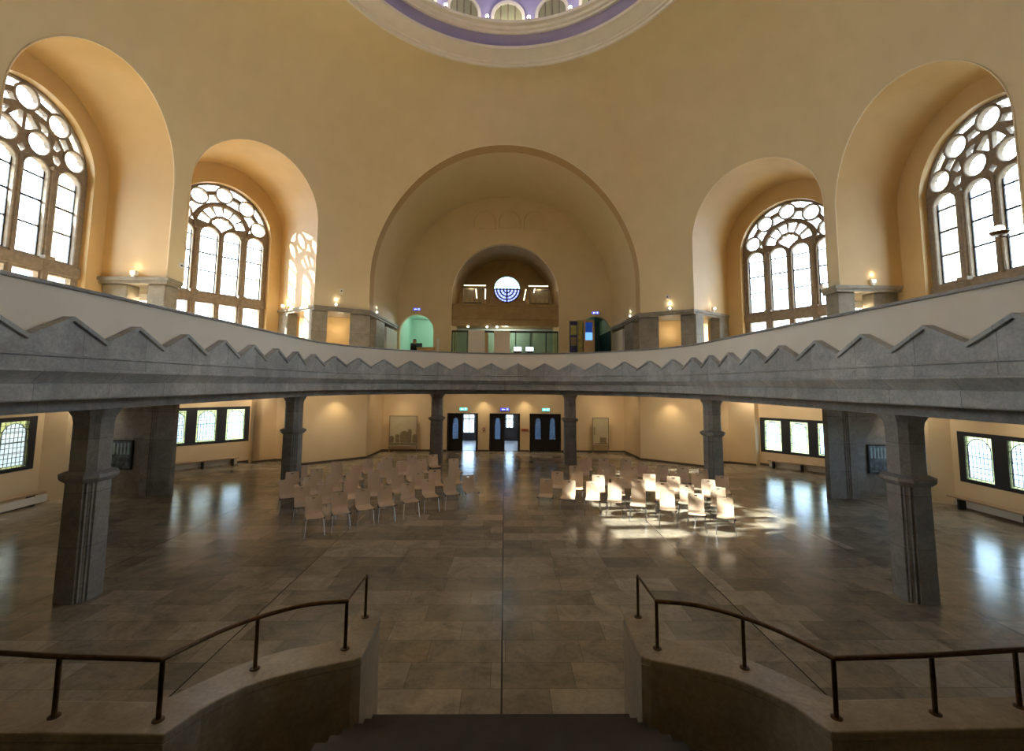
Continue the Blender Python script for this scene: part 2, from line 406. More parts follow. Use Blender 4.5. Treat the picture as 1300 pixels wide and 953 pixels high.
for nm, nn in (('left', 'wall_left'), ('right', 'wall_right'), ('farleft', 'wall_far_left'), ('farright', 'wall_far_right'), ('nearleft', 'wall_near_left'), ('nearright', 'wall_near_right'), ('back', 'wall_back_arch'), ('near', 'wall_near_arch')):
    niche(nm, nn)
# wall behind the camera
mb = MB(); pr = arch(6.2, 8.1, -.2, 40); k = len(pr)
mb.add([(a, -2.6, z) for a, z in pr]+[(a, -2.9, z) for a, z in pr], [tuple(range(k)), tuple(range(k, 2*k))[::-1]])
S(mb.build('wall_near', 'vault'))
for sx in (-1, 1):
    S(MB().box(sx*5.96, sx*6.3, -2.7, 2.6, -.1, LZ).build('wall_near_side', 'vault'))

# back wall of the far arch with its three openings
outer = arch(6.1, 8.15, GZ-.1, 48)
bw = flat_curve('wall_back', outer, [arch(2.98, 8.36, GZ-.05, 36), arch(.93, 6.34, GZ-.05, 24, c=-4.87), arch(.93, 6.34, GZ-.05, 24, c=5.02)], .3, 'vault')
bw.location = (0, 25.15, 0); S(bw)
# blind arches in relief
for cx in (-1.2, .2, 1.6):
    t = MB(); pts = arch(.6, 12.62, 12.2, 14, c=cx); pts.append(pts[0])
    t.tube([(a, 24.99, z) for a, z in pts], .045, 6)
    o = t.build('trim_blind_arch', 'vault'); S(o)

# central recess behind the back wall
mb = MB(); pr = arch(2.98, 8.36, GZ, 36); k = len(pr)
mb.add([(a, d, z) for d in (25.3, 28.4) for a, z in pr], [(i, i+1, k+i+1, k+i) for i in range(k-1)])
S(mb.build('wall_recess', 'brownstone', smooth=True))
rw = flat_curve('wall_recess_back', arch(3.1, 8.4, GZ-.05, 36), [circ(.1, 9.45, .86, 40)], .25, 'brownstone'); rw.location = (0, 28.5, 0); S(rw)

# ---------------------------------------------------------------- solid masonry between the niches
PA = [(-10.8, 13.97), (-14.6, 13.97), (-14.6, 17.0), (-12.7, 15.66), (-10.8, 14.3)]
PB = [(-8.1, 18.95), (-10.0, 20.2), (-11.9, 21.55), (-11.9, 30), (-6.06, 30), (-6.06, 20.4)]
def mir(p, sx=1, sy=1): return [(x*sx, y if sy == 1 else 2*CY-y) for x, y in p]
PAi = [(-12.5, 14.6), (-14.6, 14.6), (-14.6, 16.6), (-13.0, 15.55), (-12.2, 15.1)]
PBi = [(-8.1, 20.5), (-9.6, 21.6), (-11.6, 23.2), (-11.6, 30), (-6.6, 30), (-6.6, 22.6), (-6.6, 21.0)]
k = 0
for sx, side in ((-1, 'left'), (1, 'right')):
    for sy in (1, -1):
        for P_, Pi_ in ((PA, PAi), (PB, PBi)):
            s_ = -sx
            a = MB().prism(mir(P_, s_, sy), LZ, 15).build('wall_core_'+side, 'vault'); S(a)
            b = MB().prism(mir(Pi_, s_, sy), GZ, LZ).build('wall_inner_'+side, 'ochre'); S(b)

# stone shelf (lintel) that runs round every pier at gallery level
SA = [(-10.22, 13.72), (-12.34, 13.72), (-14.0, 13.72), (-14.0, 16.9), (-12.6, 15.95), (-10.3, 14.5)]
SB = [(-7.75, 18.38), (-9.97, 19.95), (-11.6, 21.2), (-11.6, 25.0), (-5.84, 25.0), (-5.84, 19.72)]
def slab(poly, name, lab):
    m_ = MB(); m_.prism(poly, LZ-.07, LZ+.03)
    c = Vector((sum(p[0] for p in poly)/len(poly), sum(p[1] for p in poly)/len(poly)))
    def ins(d): return [tuple(c+(Vector(p)-c)*(1-d/(Vector(p)-c).length)) for p in poly]
    m_.prism(ins(.06), LZ-.16, LZ-.07)
    return T(m_.build(name, 'colstone'), lab, 'shelf')
lab = {('A', -1, 1): 'grey stone shelf between the big left tracery window and the far left one',
       ('A', 1, 1): 'grey stone shelf between the big right tracery window and the far right one',
       ('B', -1, 1): 'grey stone shelf over the columns left of the great back arch',
       ('B', 1, 1): 'grey stone shelf over the columns right of the great back arch'}
for sx in (-1, 1):
    slab(mir(SA, -sx), 'stone_shelf', lab[('A', sx, 1)]); slab(mir(SB, -sx), 'stone_shelf', lab[('B', sx, 1)])
    for P_ in (SB,):
        S(MB().prism(mir(P_, -sx, -1), LZ-.16, LZ+.02).build('trim_near_shelf', 'colstone'))

def ucol(poly, label, name='gallery_column', structure=False):
    m_ = MB().prism(poly, GZ, LZ-.16)
    o = bevel(m_.build(name, 'colstone'), .03)
    if structure: S(o); o.name = 'trim_column'
    else: T(o, label, 'column')
    return o
def rect(p0, d1, l1, d2, l2):
    p0 = Vector(p0); d1 = Vector(d1).normalized()*l1; d2 = Vector(d2).normalized()*l2
    return [tuple(p0), tuple(p0+d1), tuple(p0+d1+d2), tuple(p0+d2)]
for sx, sd in ((-1, 'left'), (1, 'right')):
    C1 = rect((-10.38, 13.86), (-1, 0), .55, (0, 1), .55)
    C2 = rect((-12.3, 13.88), (1, 0), .75, (0, 1), .5)
    n_ = (-.814, .581); w_ = (.81, .586)
    C3 = rect((-7.88, 18.52), n_, .6, w_, .62)
    C4 = rect((-9.98, 20.0), (.814, -.581), .75, w_, .4)
    C5 = rect((-5.93, 19.9), (-.85, -.53), .85, (-.3, .95), .6)
    C6 = [(-5.93, 20.9), (-5.93, 22.4), (-6.4, 22.4), (-6.4, 20.9)]
    C7 = [(-5.93, 22.8), (-5.93, 25.0), (-6.2, 25.0), (-6.2, 22.8)]
    s_ = -sx
    names = ['stone column under the shelf beside the big %s tracery window, at the gallery front', 'dark stone column set back in the corner by the big %s tracery window',
             'pale stone column at the far %s tracery window, nearest the gallery front', 'dark stone column in the inner corner of the far %s tracery niche',
             'broad stone column at the %s foot of the great back arch', 'shaded stone column just inside the %s side of the great back arch']
    for P_, nm in zip((C1, C2, C3, C4, C5, C6), names): ucol(mir(P_, s_), nm % sd)
    S(MB().prism(mir(C7, s_), GZ, LZ-.3).build('wall_panel_'+sd, 'white'))
    for P_ in (C3, C5): ucol(mir(P_, s_, -1), '', structure=True)

# ---------------------------------------------------------------- big tracery windows
def tracery(kind, z0=GZ):
    """local x across, z up from the spring line at 0; returns outer and hole polygons"""
    Rr = 1.93; outer = arch(Rr, 0, z0, 48); H = []
    rc, rg, rf = 1.47, .285, .335
    angs = [R_(a) for a in (16, 53, 90, 127, 164)]
    for a in angs: H.append(circ(rc*math.cos(a), rc*math.sin(a), rg))
    for a, b in zip(angs, angs[1:]):
        am = (a+b)/2
        for sgn, lim in ((1, 1.83), (-1, 1.13 if kind == 'fan' else 1.24)):
            def side(cen):
                er = Vector((math.cos(cen), math.sin(cen))); et = Vector((-er.y, er.x))*(1 if am > cen else -1)
                out = []
                for q in range(0, 20):
                    ps = R_(14+q*6)*sgn; p = er*rc+et*rf*math.cos(ps)+er*rf*math.sin(ps)
                    if (sgn > 0 and p.length > lim) or (sgn < 0 and p.length < lim) or abs(ps) > R_(88): break
                    out.append(tuple(p))
                return out
            s1, s2 = side(a), side(b)
            if len(s1) > 2:
                e1 = math.atan2(s1[-1][1], s1[-1][0]); e2 = math.atan2(s2[-1][1], s2[-1][0])
                arc = [(lim*math.cos(e1+(e2-e1)*i/6), lim*math.sin(e1+(e2-e1)*i/6)) for i in range(0, 7)]
                H.append(s1+arc+s2[::-1])
    # four lights
    LS = [-1.34, -.42, .42, 1.34]; hw = .325; sill = -2.58 if kind == 'round' else -2.62
    for c in LS: H.append(arch(hw, -.31, sill, 14, c=c))
    for c in LS: H.append([(c-hw, z0+.5), (c-hw, sill-.42), (c+hw, sill-.42), (c+hw, z0+.5)])
    if kind == 'fan':
        n = 6; a0, a1 = R_(9), R_(171)
        for i in range(n):
            b0 = a0+(a1-a0)*i/n+R_(2.2); b1 = a0+(a1-a0)*(i+1)/n-R_(2.2)
            ro, ri = .90, .52
            H.append([(ro*math.cos(b0+(b1-b0)*j/5), .06+ro*math.sin(b0+(b1-b0)*j/5)) for j in range(6)]+[(ri*math.cos(b1+(b0-b1)*j/4), .06+ri*math.sin(b1+(b0-b1)*j/4)) for j in range(5)])
        hub = []
        for j in range(31):
            b = R_(22)+R_(136)*j/30; rr = .45-.055*abs(math.sin(j/30*PI*5+PI/2))
            hub.append((rr*math.cos(b), .06+rr*math.sin(b)))
        hub += [(-.2, .09), (-.06, -.02), (0, -.12), (.06, -.02), (.2, .09)]
        H.append(hub)
        for s_ in (-1, 1): H.append([(s_*1.02, .14), (s_*1.1, .52), (s_*1.15, .60), (s_*1.14, .2)][::s_])
    else:
        for s_ in (-1, 1):
            H.append(circ(s_*.42, .42, .285))
            H.append([(s_*.045, .62), (s_*.045, 1.06), (s_*.14, 1.07), (s_*.36, .80), (s_*.2, .70)])
            H.append([(s_*.47, .78), (s_*.36, 1.0), (s_*.50, .98), (s_*.62, .90), (s_*.62, .72)])
            H.append([(s_*.80, .50), (s_*.84, .74), (s_*.93, .66), (s_*1.02, .56), (s_*.90, .44)])
            H.append([(s_*.80, .30), (s_*.86, .10), (s_*.98, .06), (s_*1.04, .20), (s_*.96, .32)])
        H.append([(-.10, .12), (0, .0), (.10, .12), (0, .24)])
    return outer, H, LS, hw, sill
WIN = {}
def big_window(nm, kind, title, spring, key):
    fr = FR[key]; hwn, sp, dep, sh, ws = NI[key]
    root = empty(nm); root.matrix_world = fr.mat(sh, dep+.3, ws); S(root)
    if key in WIN.get('meshes', {}): pass
    z0 = GZ-ws
    outer, H, LS, hw, sill = tracery(kind, z0)
    tr = flat_curve('tracery', outer, H, .16, 'trac', root)
    # rounded roll on rings and mullions
    mb = MB()
    for c in (-.87, .87): 
        mb.tube([(c, -.1, z0), (c, -.1, -.05)], .085, 10); mb.box(c-.14, c+.14, -.24, .0, sill-.06, sill+.04); mb.box(c-.13, c+.13, -.22, .0, -.15, -.05)
    mb.tube([(0, -.09, z0), (0, -.09, -.1)], .05, 8)
    for c in LS:
        mb.tube([(x, -.08, z) for x, z in arch(hw+.03, -.31, sill, 14, c=c)], .035, 6)
    rings = [(1.47*math.cos(R_(a)), 1.47*math.sin(R_(a))) for a in (16, 53, 90, 127, 164)]
    if kind == 'round': rings += [(-.42, .42), (.42, .42)]
    for x, z in rings:
        p = circ(x, z, .315, 20); mb.tube([(a, -.08, b) for a, b in p+p[:1]], .035, 6, cap=False)
    if kind == 'fan':
        mb.tube([(x, -.08, z) for x, z in arch(.99, .03, -.05, 24)], .05, 8)
    mb.tube([(x, -.02, z) for x, z in arch(1.86, 0, z0, 36)], .06, 8)
    mb.box(-1.9, 1.9, -.14, .02, sill-.36, sill-.06)
    mb.build('moulding', 'trac', root, smooth=True)
    # iron saddle bars
    gb = MB()
    for c in LS:
        for q in (-.40, -1.05, -1.75, sill+.02): gb.box(c-hw-.01, c+hw+.01, .02, .06, q-.022, q+.022)
        gb.box(c-hw-.01, c-hw+.03, .02, .06, sill, -.2); gb.box(c+hw-.03, c+hw+.01, .02, .06, sill, -.2)
    gb.build('glazing_bar', 'steel_dark', root)
    g = flat_curve('glass', arch(1.9, 0, z0+.02, 40), [], .006, 'bigglass', root); g.location = (0, .05, 0)
big_window('window_1', 'round', '', 9.4, 'left'); big_window('window_2', 'fan', '', 9.6, 'farleft')
big_window('window_3', 'fan', '', 9.3, 'farright'); big_window('window_4', 'round', '', 9.0, 'right')

# ---------------------------------------------------------------- dome
dome = empty('dome', (0, CY, 16.4)); T(dome, 'lavender drum and dome inside a broad ivory cornice ring', 'dome')
def dl(prof, name, m, n=144):
    return MB().lathe([(r, z-16.4) for r, z in prof], 0, 0, n).build(name, m, dome, smooth=True)
dl([(6.34, 16.46), (6.30, 16.34), (6.20, 16.33), (6.18, 16.40), (6.10, 16.41), (6.08, 16.47), (5.98, 16.50), (5.80, 16.62), (5.62, 16.66), (5.58, 16.74), (5.64, 16.78), (5.72, 16.80), (6.2, 16.82), (6.34, 16.46)], 'outer_cornice', 'cornice')
dl([(5.95, 16.79), (5.80, 16.90), (5.66, 17.02), (5.46, 17.13), (5.40, 17.15)], 'cove', 'lav')
dl([(5.46, 17.11), (5.36, 17.10), (5.34, 17.16), (5.24, 17.18), (5.20, 17.26), (5.06, 17.28), (5.02, 17.36), (5.10, 17.40), (5.7, 17.42), (5.7, 17.30), (5.46, 17.11)], 'inner_cornice', 'cornice')
NA = 20
dl([(5.62, 17.41), (5.62, 19.2), (5.5, 20.2), (5.0, 21.6), (4.0, 22.8), (2.6, 23.6), (1.2, 24), (.01, 24.1)], 'dome_shell', 'lav')
for i in range(NA):
    a = PI/2+2*PI*i/NA
    if abs(((i+NA/2) % NA)-NA/2) > 5: continue
    fr = Fr((5.60*math.cos(a), 5.60*math.sin(a)), (-math.sin(a), math.cos(a)), (math.cos(a), math.sin(a)))
    mb = MB(); pr = arch(.55, 17.95-16.4, 17.42-16.4, 16); pr2 = arch(.67, 17.95-16.4, 17.42-16.4, 16); k = len(pr)
    vs = [fr.P(x, -.03, z) for x, z in pr]+[fr.P(x, -.10, z) for x, z in pr]+[fr.P(x, -.10, z) for x, z in pr2]+[fr.P(x, .0, z) for x, z in pr2]
    mb.add(vs, [(q*k+j, q*k+j+1, (q+1)*k+j+1, (q+1)*k+j) for q in range(3) for j in range(k-1)])
    w = mb.build('arched_window', 'cornice', dome)
    g = MB(); g.add([fr.P(x, -.035, z) for x, z in pr], [tuple(range(k))]); g.build('pane', 'glassgreen', w)
    b = MB()
    for x in (-.28, 0, .28): b.tube([fr.P(x, -.05, 17.42-16.4), fr.P(x, -.05, 17.95-16.4+math.sqrt(.55**2-x*x))], .022, 6)
    b.build('mullion', 'trac', w)
lampn = 0
LAB = ['second lit globe lamp from the left on the ring under the dome', 'lit globe lamp left of centre on the ring under the dome', 'lit globe lamp right of centre on the ring under the dome', 'second lit globe lamp from the right on the ring under the dome']
for i in range(NA):
    kx = i+.5; kx = kx-NA if kx > NA/2 else kx
    a = PI/2-2*PI*kx/NA; x, y = 5.12*math.cos(a), CY+5.12*math.sin(a)
    t = empty('globe_lamp', (x, y, 17.40))
    MB().lathe([(.01, 0), (.05, 0), (.05, .02), (.02, .03), (.02, .06), (.05, .07), (.01, .075)], n=10).build('lamp_base', 'brass', t, smooth=True)
    MB().ball((0, 0, .13), .065).build('lamp_globe', 'globe', t, smooth='all')
    if kx in (-1.5, -.5, .5, 1.5): T(t, LAB[int(kx+1.5)], 'lamp', 'globe lamps round the dome')
    else:
        s_ = 'left' if kx < 0 else 'right'; o_ = int(abs(kx)+.5)
        nth = ['', '', '', 'third', 'fourth', 'fifth', 'sixth', 'seventh', 'eighth', 'ninth', 'tenth'][o_]
        T(t, 'lit globe lamp, %s one %s of the dome centre line, on the inner cornice' % (nth, s_), 'lamp', 'globe lamps round the dome')

# ---------------------------------------------------------------- floors
def path(p): return p
S(MB().box(-16, 16, -3, 29, -.2, 0).build('floor', 'floor'))
# gallery slab: outside the U-shaped balustrade
HA, HB, HC = 6.1, 5.8, 14.0
def upath(off=0, step=.12, y0=2.3):
    """the U curve of the gallery front, offset outwards; returns points from near left round to near right with arc lengths of the base curve"""
    pts = []; n = int((HC-y0)/step)
    for i in range(n): pts.append((-HA, y0+(HC-y0)*i/n, -1, 0))
    m = 120
    for i in range(m+1):
        a = PI-PI*i/m; nx, ny = math.cos(a)/HA, math.sin(a)/HB; l = math.hypot(nx, ny)
        pts.append((HA*math.cos(a), HC+HB*math.sin(a), nx/l, ny/l))
    for i in range(1, n+1): pts.append((HA, HC-(HC-y0)*i/n, 1, 0))
    s_ = 0; out = []
    for i, p in enumerate(pts):
        if i: s_ += math.hypot(p[0]-pts[i-1][0], p[1]-pts[i-1][1])
        out.append((p[0], p[1], p[2], p[3], s_))
    mid = s_/2
    return [(x, y, nx, ny, s-mid) for x, y, nx, ny, s in out]
UP = upath()
def zpath(n=4):
    out = []; L = UP[-1][4]; per = 1.165/2/n; k0 = math.ceil(-L/per); j = 0
    for k_ in range(k0, -k0+1):
        s_ = k_*per
        while j < len(UP)-2 and UP[j+1][4] < s_: j += 1
        a, b = UP[j], UP[j+1]; t = (s_-a[4])/(b[4]-a[4]); q = [a[i]+(b[i]-a[i])*t for i in range(4)]; l = math.hypot(q[2], q[3])
        out.append((q[0], q[1], q[2]/l, q[3]/l, s_))
    return out
ZP = zpath()
def sweep(prof, name, m, parent=None, closed=True, topfn=None, smooth=True, PATH=None):
    PATH = PATH or UP
    """profile of (offset outwards, z) swept along the gallery front; uv = (arc length, z)"""
    k = len(prof); v = []; f = []; uv = []
    for (x, y, nx, ny, s_) in PATH:
        for o_, z in prof:
            if topfn: z = topfn(s_, z)
            v.append((x+nx*o_, y+ny*o_, z)); uv.append((s_, z+o_))
    n = len(PATH)
    kk = k if closed else k-1
    for i in range(n-1):
        for j in range(kk): f.append((i*k+j, (i+1)*k+j, (i+1)*k+(j+1) % k, i*k+(j+1) % k))
    if closed: f += [tuple(range(k))[::-1], tuple((n-1)*k+j for j in range(k))]
    me = bpy.data.meshes.new(name); me.from_pydata(v, [], f); me.update()
    ul = me.uv_layers.new(name='UVMap')
    for lp in me.loops: ul.data[lp.index].uv = uv[lp.vertex_index]
    me.materials.append(M[m] if isinstance(m, str) else m); o = bpy.data.objects.new(name, me); COL.objects.link(o)
    if parent is not None: o.parent = parent
    bm = bmesh.new(); bm.from_mesh(me); bmesh.ops.recalc_face_normals(bm, faces=bm.faces)
    for e in bm.edges:
        if len(e.link_faces) == 2 and e.calc_face_angle(0) > R_(25): e.smooth = False
    for fc in bm.faces: fc.smooth = smooth
    bm.to_mesh(me); bm.free(); return o
# gallery floor as a strip from the balustrade to the outer walls
gf = MB(); k = []
for (x, y, nx, ny, s_) in UP:
    ox, oy = x+nx*.3, y+ny*.3
    # outer edge: project to a big rectangle
    d = Vector((nx, ny)); t = min((16-abs(ox))/max(abs(nx), 1e-6), (29.4-oy)/ny if ny > 1e-6 else 1e9)
    k.append(((ox, oy), (ox+nx*t, oy+ny*t)))
for z in (3.3, GZ):
    pass
v = []; f = []
for a, b in k: v += [(*a, 3.3), (*b, 3.3), (*b, GZ), (*a, GZ)]
for i in range(len(k)-1):
    for j in range(4): f.append((i*4+j, (i+1)*4+j, (i+1)*4+(j+1) % 4, i*4+(j+1) % 4))
gf.v = v; gf.f = f; gf.f += [(0, 1, 2, 3), tuple(len(v)-4+j for j in (3, 2, 1, 0))]
S(gf.build('floor_gallery', 'wall'))
for sx in (-1, 1): S(MB().box(sx*5.96, sx*16, -3, 2.35, 3.3, GZ).build('floor_gallery_near', 'wall'))

# ---------------------------------------------------------------- balustrade
bal = empty('gallery_balustrade', (0, 19.8, 3.2)); T(bal, 'long curved gallery balustrade, plaster parapet over grey stone zigzag', 'balustrade')
def bpart(o): o.parent = bal; o.matrix_parent_inverse = Matrix.Translation((0, -19.8, -3.2)); return o
bpart(sweep([(.12, 3.95), (.12, 4.79), (.32, 4.79), (.32, 3.95)], 'plaster_parapet', 'parapet'))
bpart(sweep([(.08, 4.79), (.07, 4.80), (.07, 4.835), (.09, 4.845), (.35, 4.845), (.37, 4.835), (.37, 4.79)], 'coping', M['pillar']))
PER = 1.165; VZ, PZ = 4.04, 4.35
def zig(s_):
    t = (s_/PER) % 1.0; return VZ+(PZ-VZ)*(1-abs(2*t-1))
bpart(sweep([(0, 3.86), (0, 4.0), (.13, 4.0), (.13, 3.86)], 'zigzag_frieze', 'stone', topfn=lambda s_, z: z if z < 3.9 else zig(s_), smooth=False, PATH=ZP))
bpart(sweep([(-.045, 10), (-.045, 11), (.13, 11), (.13, 10)], 'zigzag_cap', 'stone', topfn=lambda s_, z: zig(s_)+(.045 if z > 10.5 else -.015), smooth=False, PATH=ZP))
bpart(sweep([(.3, 3.86), (-.01, 3.86), (-.05, 3.85), (-.05, 3.825), (-.02, 3.81), (-.02, 3.66), (-.055, 3.65), (-.055, 3.62), (-.03, 3.60), (.02, 3.55), (.07, 3.50), (.10, 3.46), (.07, 3.45), (.07, 3.24), (.09, 3.22), (.46, 3.22), (.46, 3.86)], 'cornice', 'stone'))
bm_ = sweep([(.42, 3.04), (.42, 3.30), (1.35, 3.30), (1.35, 3.04)], 'beam', M['pillar'])
bpart(bm_)

# ---------------------------------------------------------------- hall pillars
def octo(w, ch): return [(-w, -w+ch), (-w, w-ch), (-w+ch, w), (w-ch, w), (w, w-ch), (w, -w+ch), (w-ch, -w), (-w+ch, -w)]
def loft(sections, z_list, name, m, parent):
    mb = MB(); k = len(sections[0]); v = []
    for s_, z in zip(sections, z_list): v += [(x, y, z) for x, y in s_]
    f = [(i*k+j, i*k+(j+1) % k, (i+1)*k+(j+1) % k, (i+1)*k+j) for i in range(len(z_list)-1) for j in range(k)]
    f += [tuple(range(k))[::-1], tuple((len(z_list)-1)*k+j for j in range(k))]
    mb.add(v, f); return mb.build(name, m, parent)
def fluted(w):
    """square shaft whose cut corners carry three small flutes"""
    q = []; c = .12; n = [(-1, -1), (1, -1), (1, 1), (-1, 1)]
    base = [(w-.12, -w), (w-.115, -w+.03), (w-.075, -w+.025), (w-.072, -w+.05), (w-.058, -w+.058), (w-.05, -w+.072), (w-.025, -w+.075), (w-.03, -w+.115), (w, -w+.12)]
    for r in range(4):
        for x, y in base:
            for _ in range(r): x, y = -y, x
            q.append((x, y))
    return q
def pillar(x, y, rz, label, w=.34):
    t = empty('stone_pillar', (x, y, 0), rz); T(t, label, 'pillar', 'grey pillars under the gallery')
    loft([fluted(w), fluted(w*.97)], [0, 1.88], 'lower_shaft', 'pillar', t)
    o8 = lambda k_: octo(k_, k_*.42)
    loft([o8(w), o8(w+.055), o8(w+.075), o8(w+.075), o8(w+.02), o8(w-.02)], [1.85, 1.90, 1.93, 1.985, 2.01, 2.03], 'collar', 'pillar', t)
    loft([o8(w-.03), o8(w-.03), o8(w-.015), o8(w+.03), o8(w+.05)], [2.02, 2.80, 2.90, 2.99, 3.04], 'upper_shaft', 'pillar', t)
    return t
PL = [(-6.88, 7.85, 'thick grey stone pillar at left, nearest the camera'), (-6.8, 15.0, 'grey stone pillar behind the outer corner of the left chair block'), (-3.0, 20.6, 'grey stone pillar standing left of the three dark doors'),
      (2.9, 20.3, 'sunlit grey stone pillar standing right of the three dark doors'), (6.82, 15.0, 'grey stone pillar behind the outer corner of the right chair block'), (6.9, 7.85, 'thick grey stone pillar at right, nearest the camera')]
for x, y, l in PL:
    pillar(x, y, 0 if abs(x) > 4 and y < 10 else math.atan2(-x, 20)*-.4, l, .26 if abs(x) > 4 else .265)
S_ = None

# big piers carrying the vault, ground level
def big_pier(sx, label):
    t = empty('vault_pier', (0, 0, 0)); T(t, label, 'pier', 'massive piers under the vault')
    def m_(P_): return [(x*sx, y) for x, y in P_]
    bevel(MB().prism(m_([(10.2, 14.4), (11.12, 14.4), (11.12, 15.3), (11.3, 15.4), (10.2, 14.6)]), 0, 3.3).build('shaft', 'pillar', t), .02)
    f_ = MB()
    for q in range(3): f_.tube([(sx*(10.74+.07*q), 14.40, 0.0), (sx*(10.74+.07*q), 14.40, 3.3)], .026, 8)
    f_.build('fluting', 'pillar', t, smooth=True)
    MB().prism(m_([(11.1, 14.7), (13.08, 14.7), (13.08, 15.4), (11.1, 15.4)]), 0, 3.3).build('recessed_panel', 'pillar', t)
    MB().prism(m_([(10.13, 14.34), (11.18, 14.34), (11.18, 14.6), (10.13, 14.6)]), 3.16, 3.3).build('capital', 'pillar', t)
    return t
big_pier(-1, 'massive stone pier at left, right of the small framed picture')
big_pier(1, 'massive fluted stone pier at right, left of the small framed picture')
for sx, lb in ((-1, 'small dark framed photograph on the recessed face of the left pier'), (1, 'small dark framed photograph on the recessed face of the right pier')):
    t = empty('framed_picture', (sx*(11.92 if sx < 0 else 11.98), 14.69, 1.2)); T(t, lb, 'picture')
    MB().box(-.33, .33, -.05, 0, -.45, .45).build('picture_frame', 'black', t)
    MB().box(-.29, .29, -.055, -.045, -.41, .41).build('print', noisy('dim photograph print', (.015,.02,.03), (.14,.20,.25), 7, .3), t)
    g = MB(); 
    for i in range(5): g.box(-.25+.11*i, -.20+.11*i, -.06, -.05, .02, .36)
    g.build('window_pattern', mat('pale print', (.30,.42,.48), .4), t)

# ---------------------------------------------------------------- lower outer walls
def wall_seg(p, q, z0, z1, name, m='wall', th=.3, out=1):
    p, q = Vector(p), Vector(q); d = (q-p).normalized(); n = Vector((-d.y, d.x))*out*th
    return S(MB().prism([tuple(p), tuple(q), tuple(q+n), tuple(p+n)], z0, z1).build(name, m))
def lower_window(p, q, n, z0, z1, idx, margin=.12):
    """a bank of n leaded lights in a dark frame between two points of the wall line"""
    p, q = Vector(p), Vector(q); d = (q-p).normalized(); L = (q-p).length; c = (p+q)/2
    root = empty('window_%d' % idx); S(root)
    nrm = Vector((-d.y, d.x))
    if (c+nrm-Vector((0, 12))).length < (c-Vector((0, 12))).length: d = -d; nrm = -nrm
    root.matrix_world = Matrix(((d.x, nrm.x, 0, c.x), (d.y, nrm.y, 0, c.y), (0, 0, 1, 0), (0, 0, 0, 1)))
    pit = L/n; hw = pit*.33; holes = []
    for i in range(n):
        cx = -L/2+pit*(i+.5); holes.append([(cx-hw, z0+.1), (cx+hw, z0+.1), (cx+hw, z1-.12), (cx-hw, z1-.12)])
    o = flat_curve('window_frame', [(-L/2, z0), (L/2, z0), (L/2, z1), (-L/2, z1)], holes, .12, 'winframe', root); o.location = (0, .05, 0)
    for i in range(n):
        cx = -L/2+pit*(i+.5); za, zb = z0+.1, z1-.12
        ho = .055; inner = arch(hw-ho, zb-ho-(hw-ho), za+ho, 12, c=cx)
        bg = flat_curve('border_glass', [(cx-hw, za), (cx+hw, za), (cx+hw, zb), (cx-hw, zb)], [inner], .006, 'borderglass', root); bg.location = (0, .03, 0)
        ig = flat_curve('pane', inner, [], .006, 'lowglass', root); ig.location = (0, .03, 0)
        t = MB(); pts = inner+inner[:1]; t.tube([(x, .02, z) for x, z in pts], .012, 6, cap=False)
        for u in (.3, .55, .78): t.box(cx-hw, cx+hw, .01, .03, za+(zb-za)*u-.008, za+(zb-za)*u+.008)
        t.build('lead_line', 'lead', root)
    # wall above and below the bank
    l = bpy.data.lights.new('portal', 'AREA'); l.shape = 'RECTANGLE'; l.size = L; l.size_y = z1-z0; l.cycles.is_portal = True
    o = bpy.data.objects.new('portal', l); COL.objects.link(o); o.location = (c.x+nrm.x*.2, c.y+nrm.y*.2, (z0+z1)/2); o.rotation_euler = Vector((-nrm.x, -nrm.y, 0)).to_track_quat('-Z', 'Z').to_euler()
    return root
def window_wall(p, q, a, b, n, z0, z1, idx, side):
    """wall from p to q with the bank between fractions a..b"""
    p, q = Vector(p), Vector(q); A = p+(q-p)*a; B = p+(q-p)*b
    o_ = 1
    d = (q-p).normalized(); nr = Vector((-d.y, d.x)); c = (p+q)/2
    if (c+nr-Vector((0, 12))).length < (c-Vector((0, 12))).length: o_ = -1
    nn = nr*o_*.3
    mb = MB()
    for s0, s1, y0, y1 in ((p, A, 0, 3.3), (B, q, 0, 3.3), (A, B, 0, z0), (A, B, z1, 3.3)):
        if (s1-s0).length > .01: mb.prism([tuple(s0), tuple(s1), tuple(s1+nn), tuple(s0+nn)], y0, y1)
    S(mb.build('wall_'+side, 'wall', fix=True))
    bb = MB(); i2 = -nr*o_*.02; bb.prism([tuple(p), tuple(q), tuple(q+i2), tuple(p+i2)], 0, .1); S(bb.build('baseboard_'+side, 'base'))
    return lower_window(A, B, n, z0, z1, idx)
idx = 5
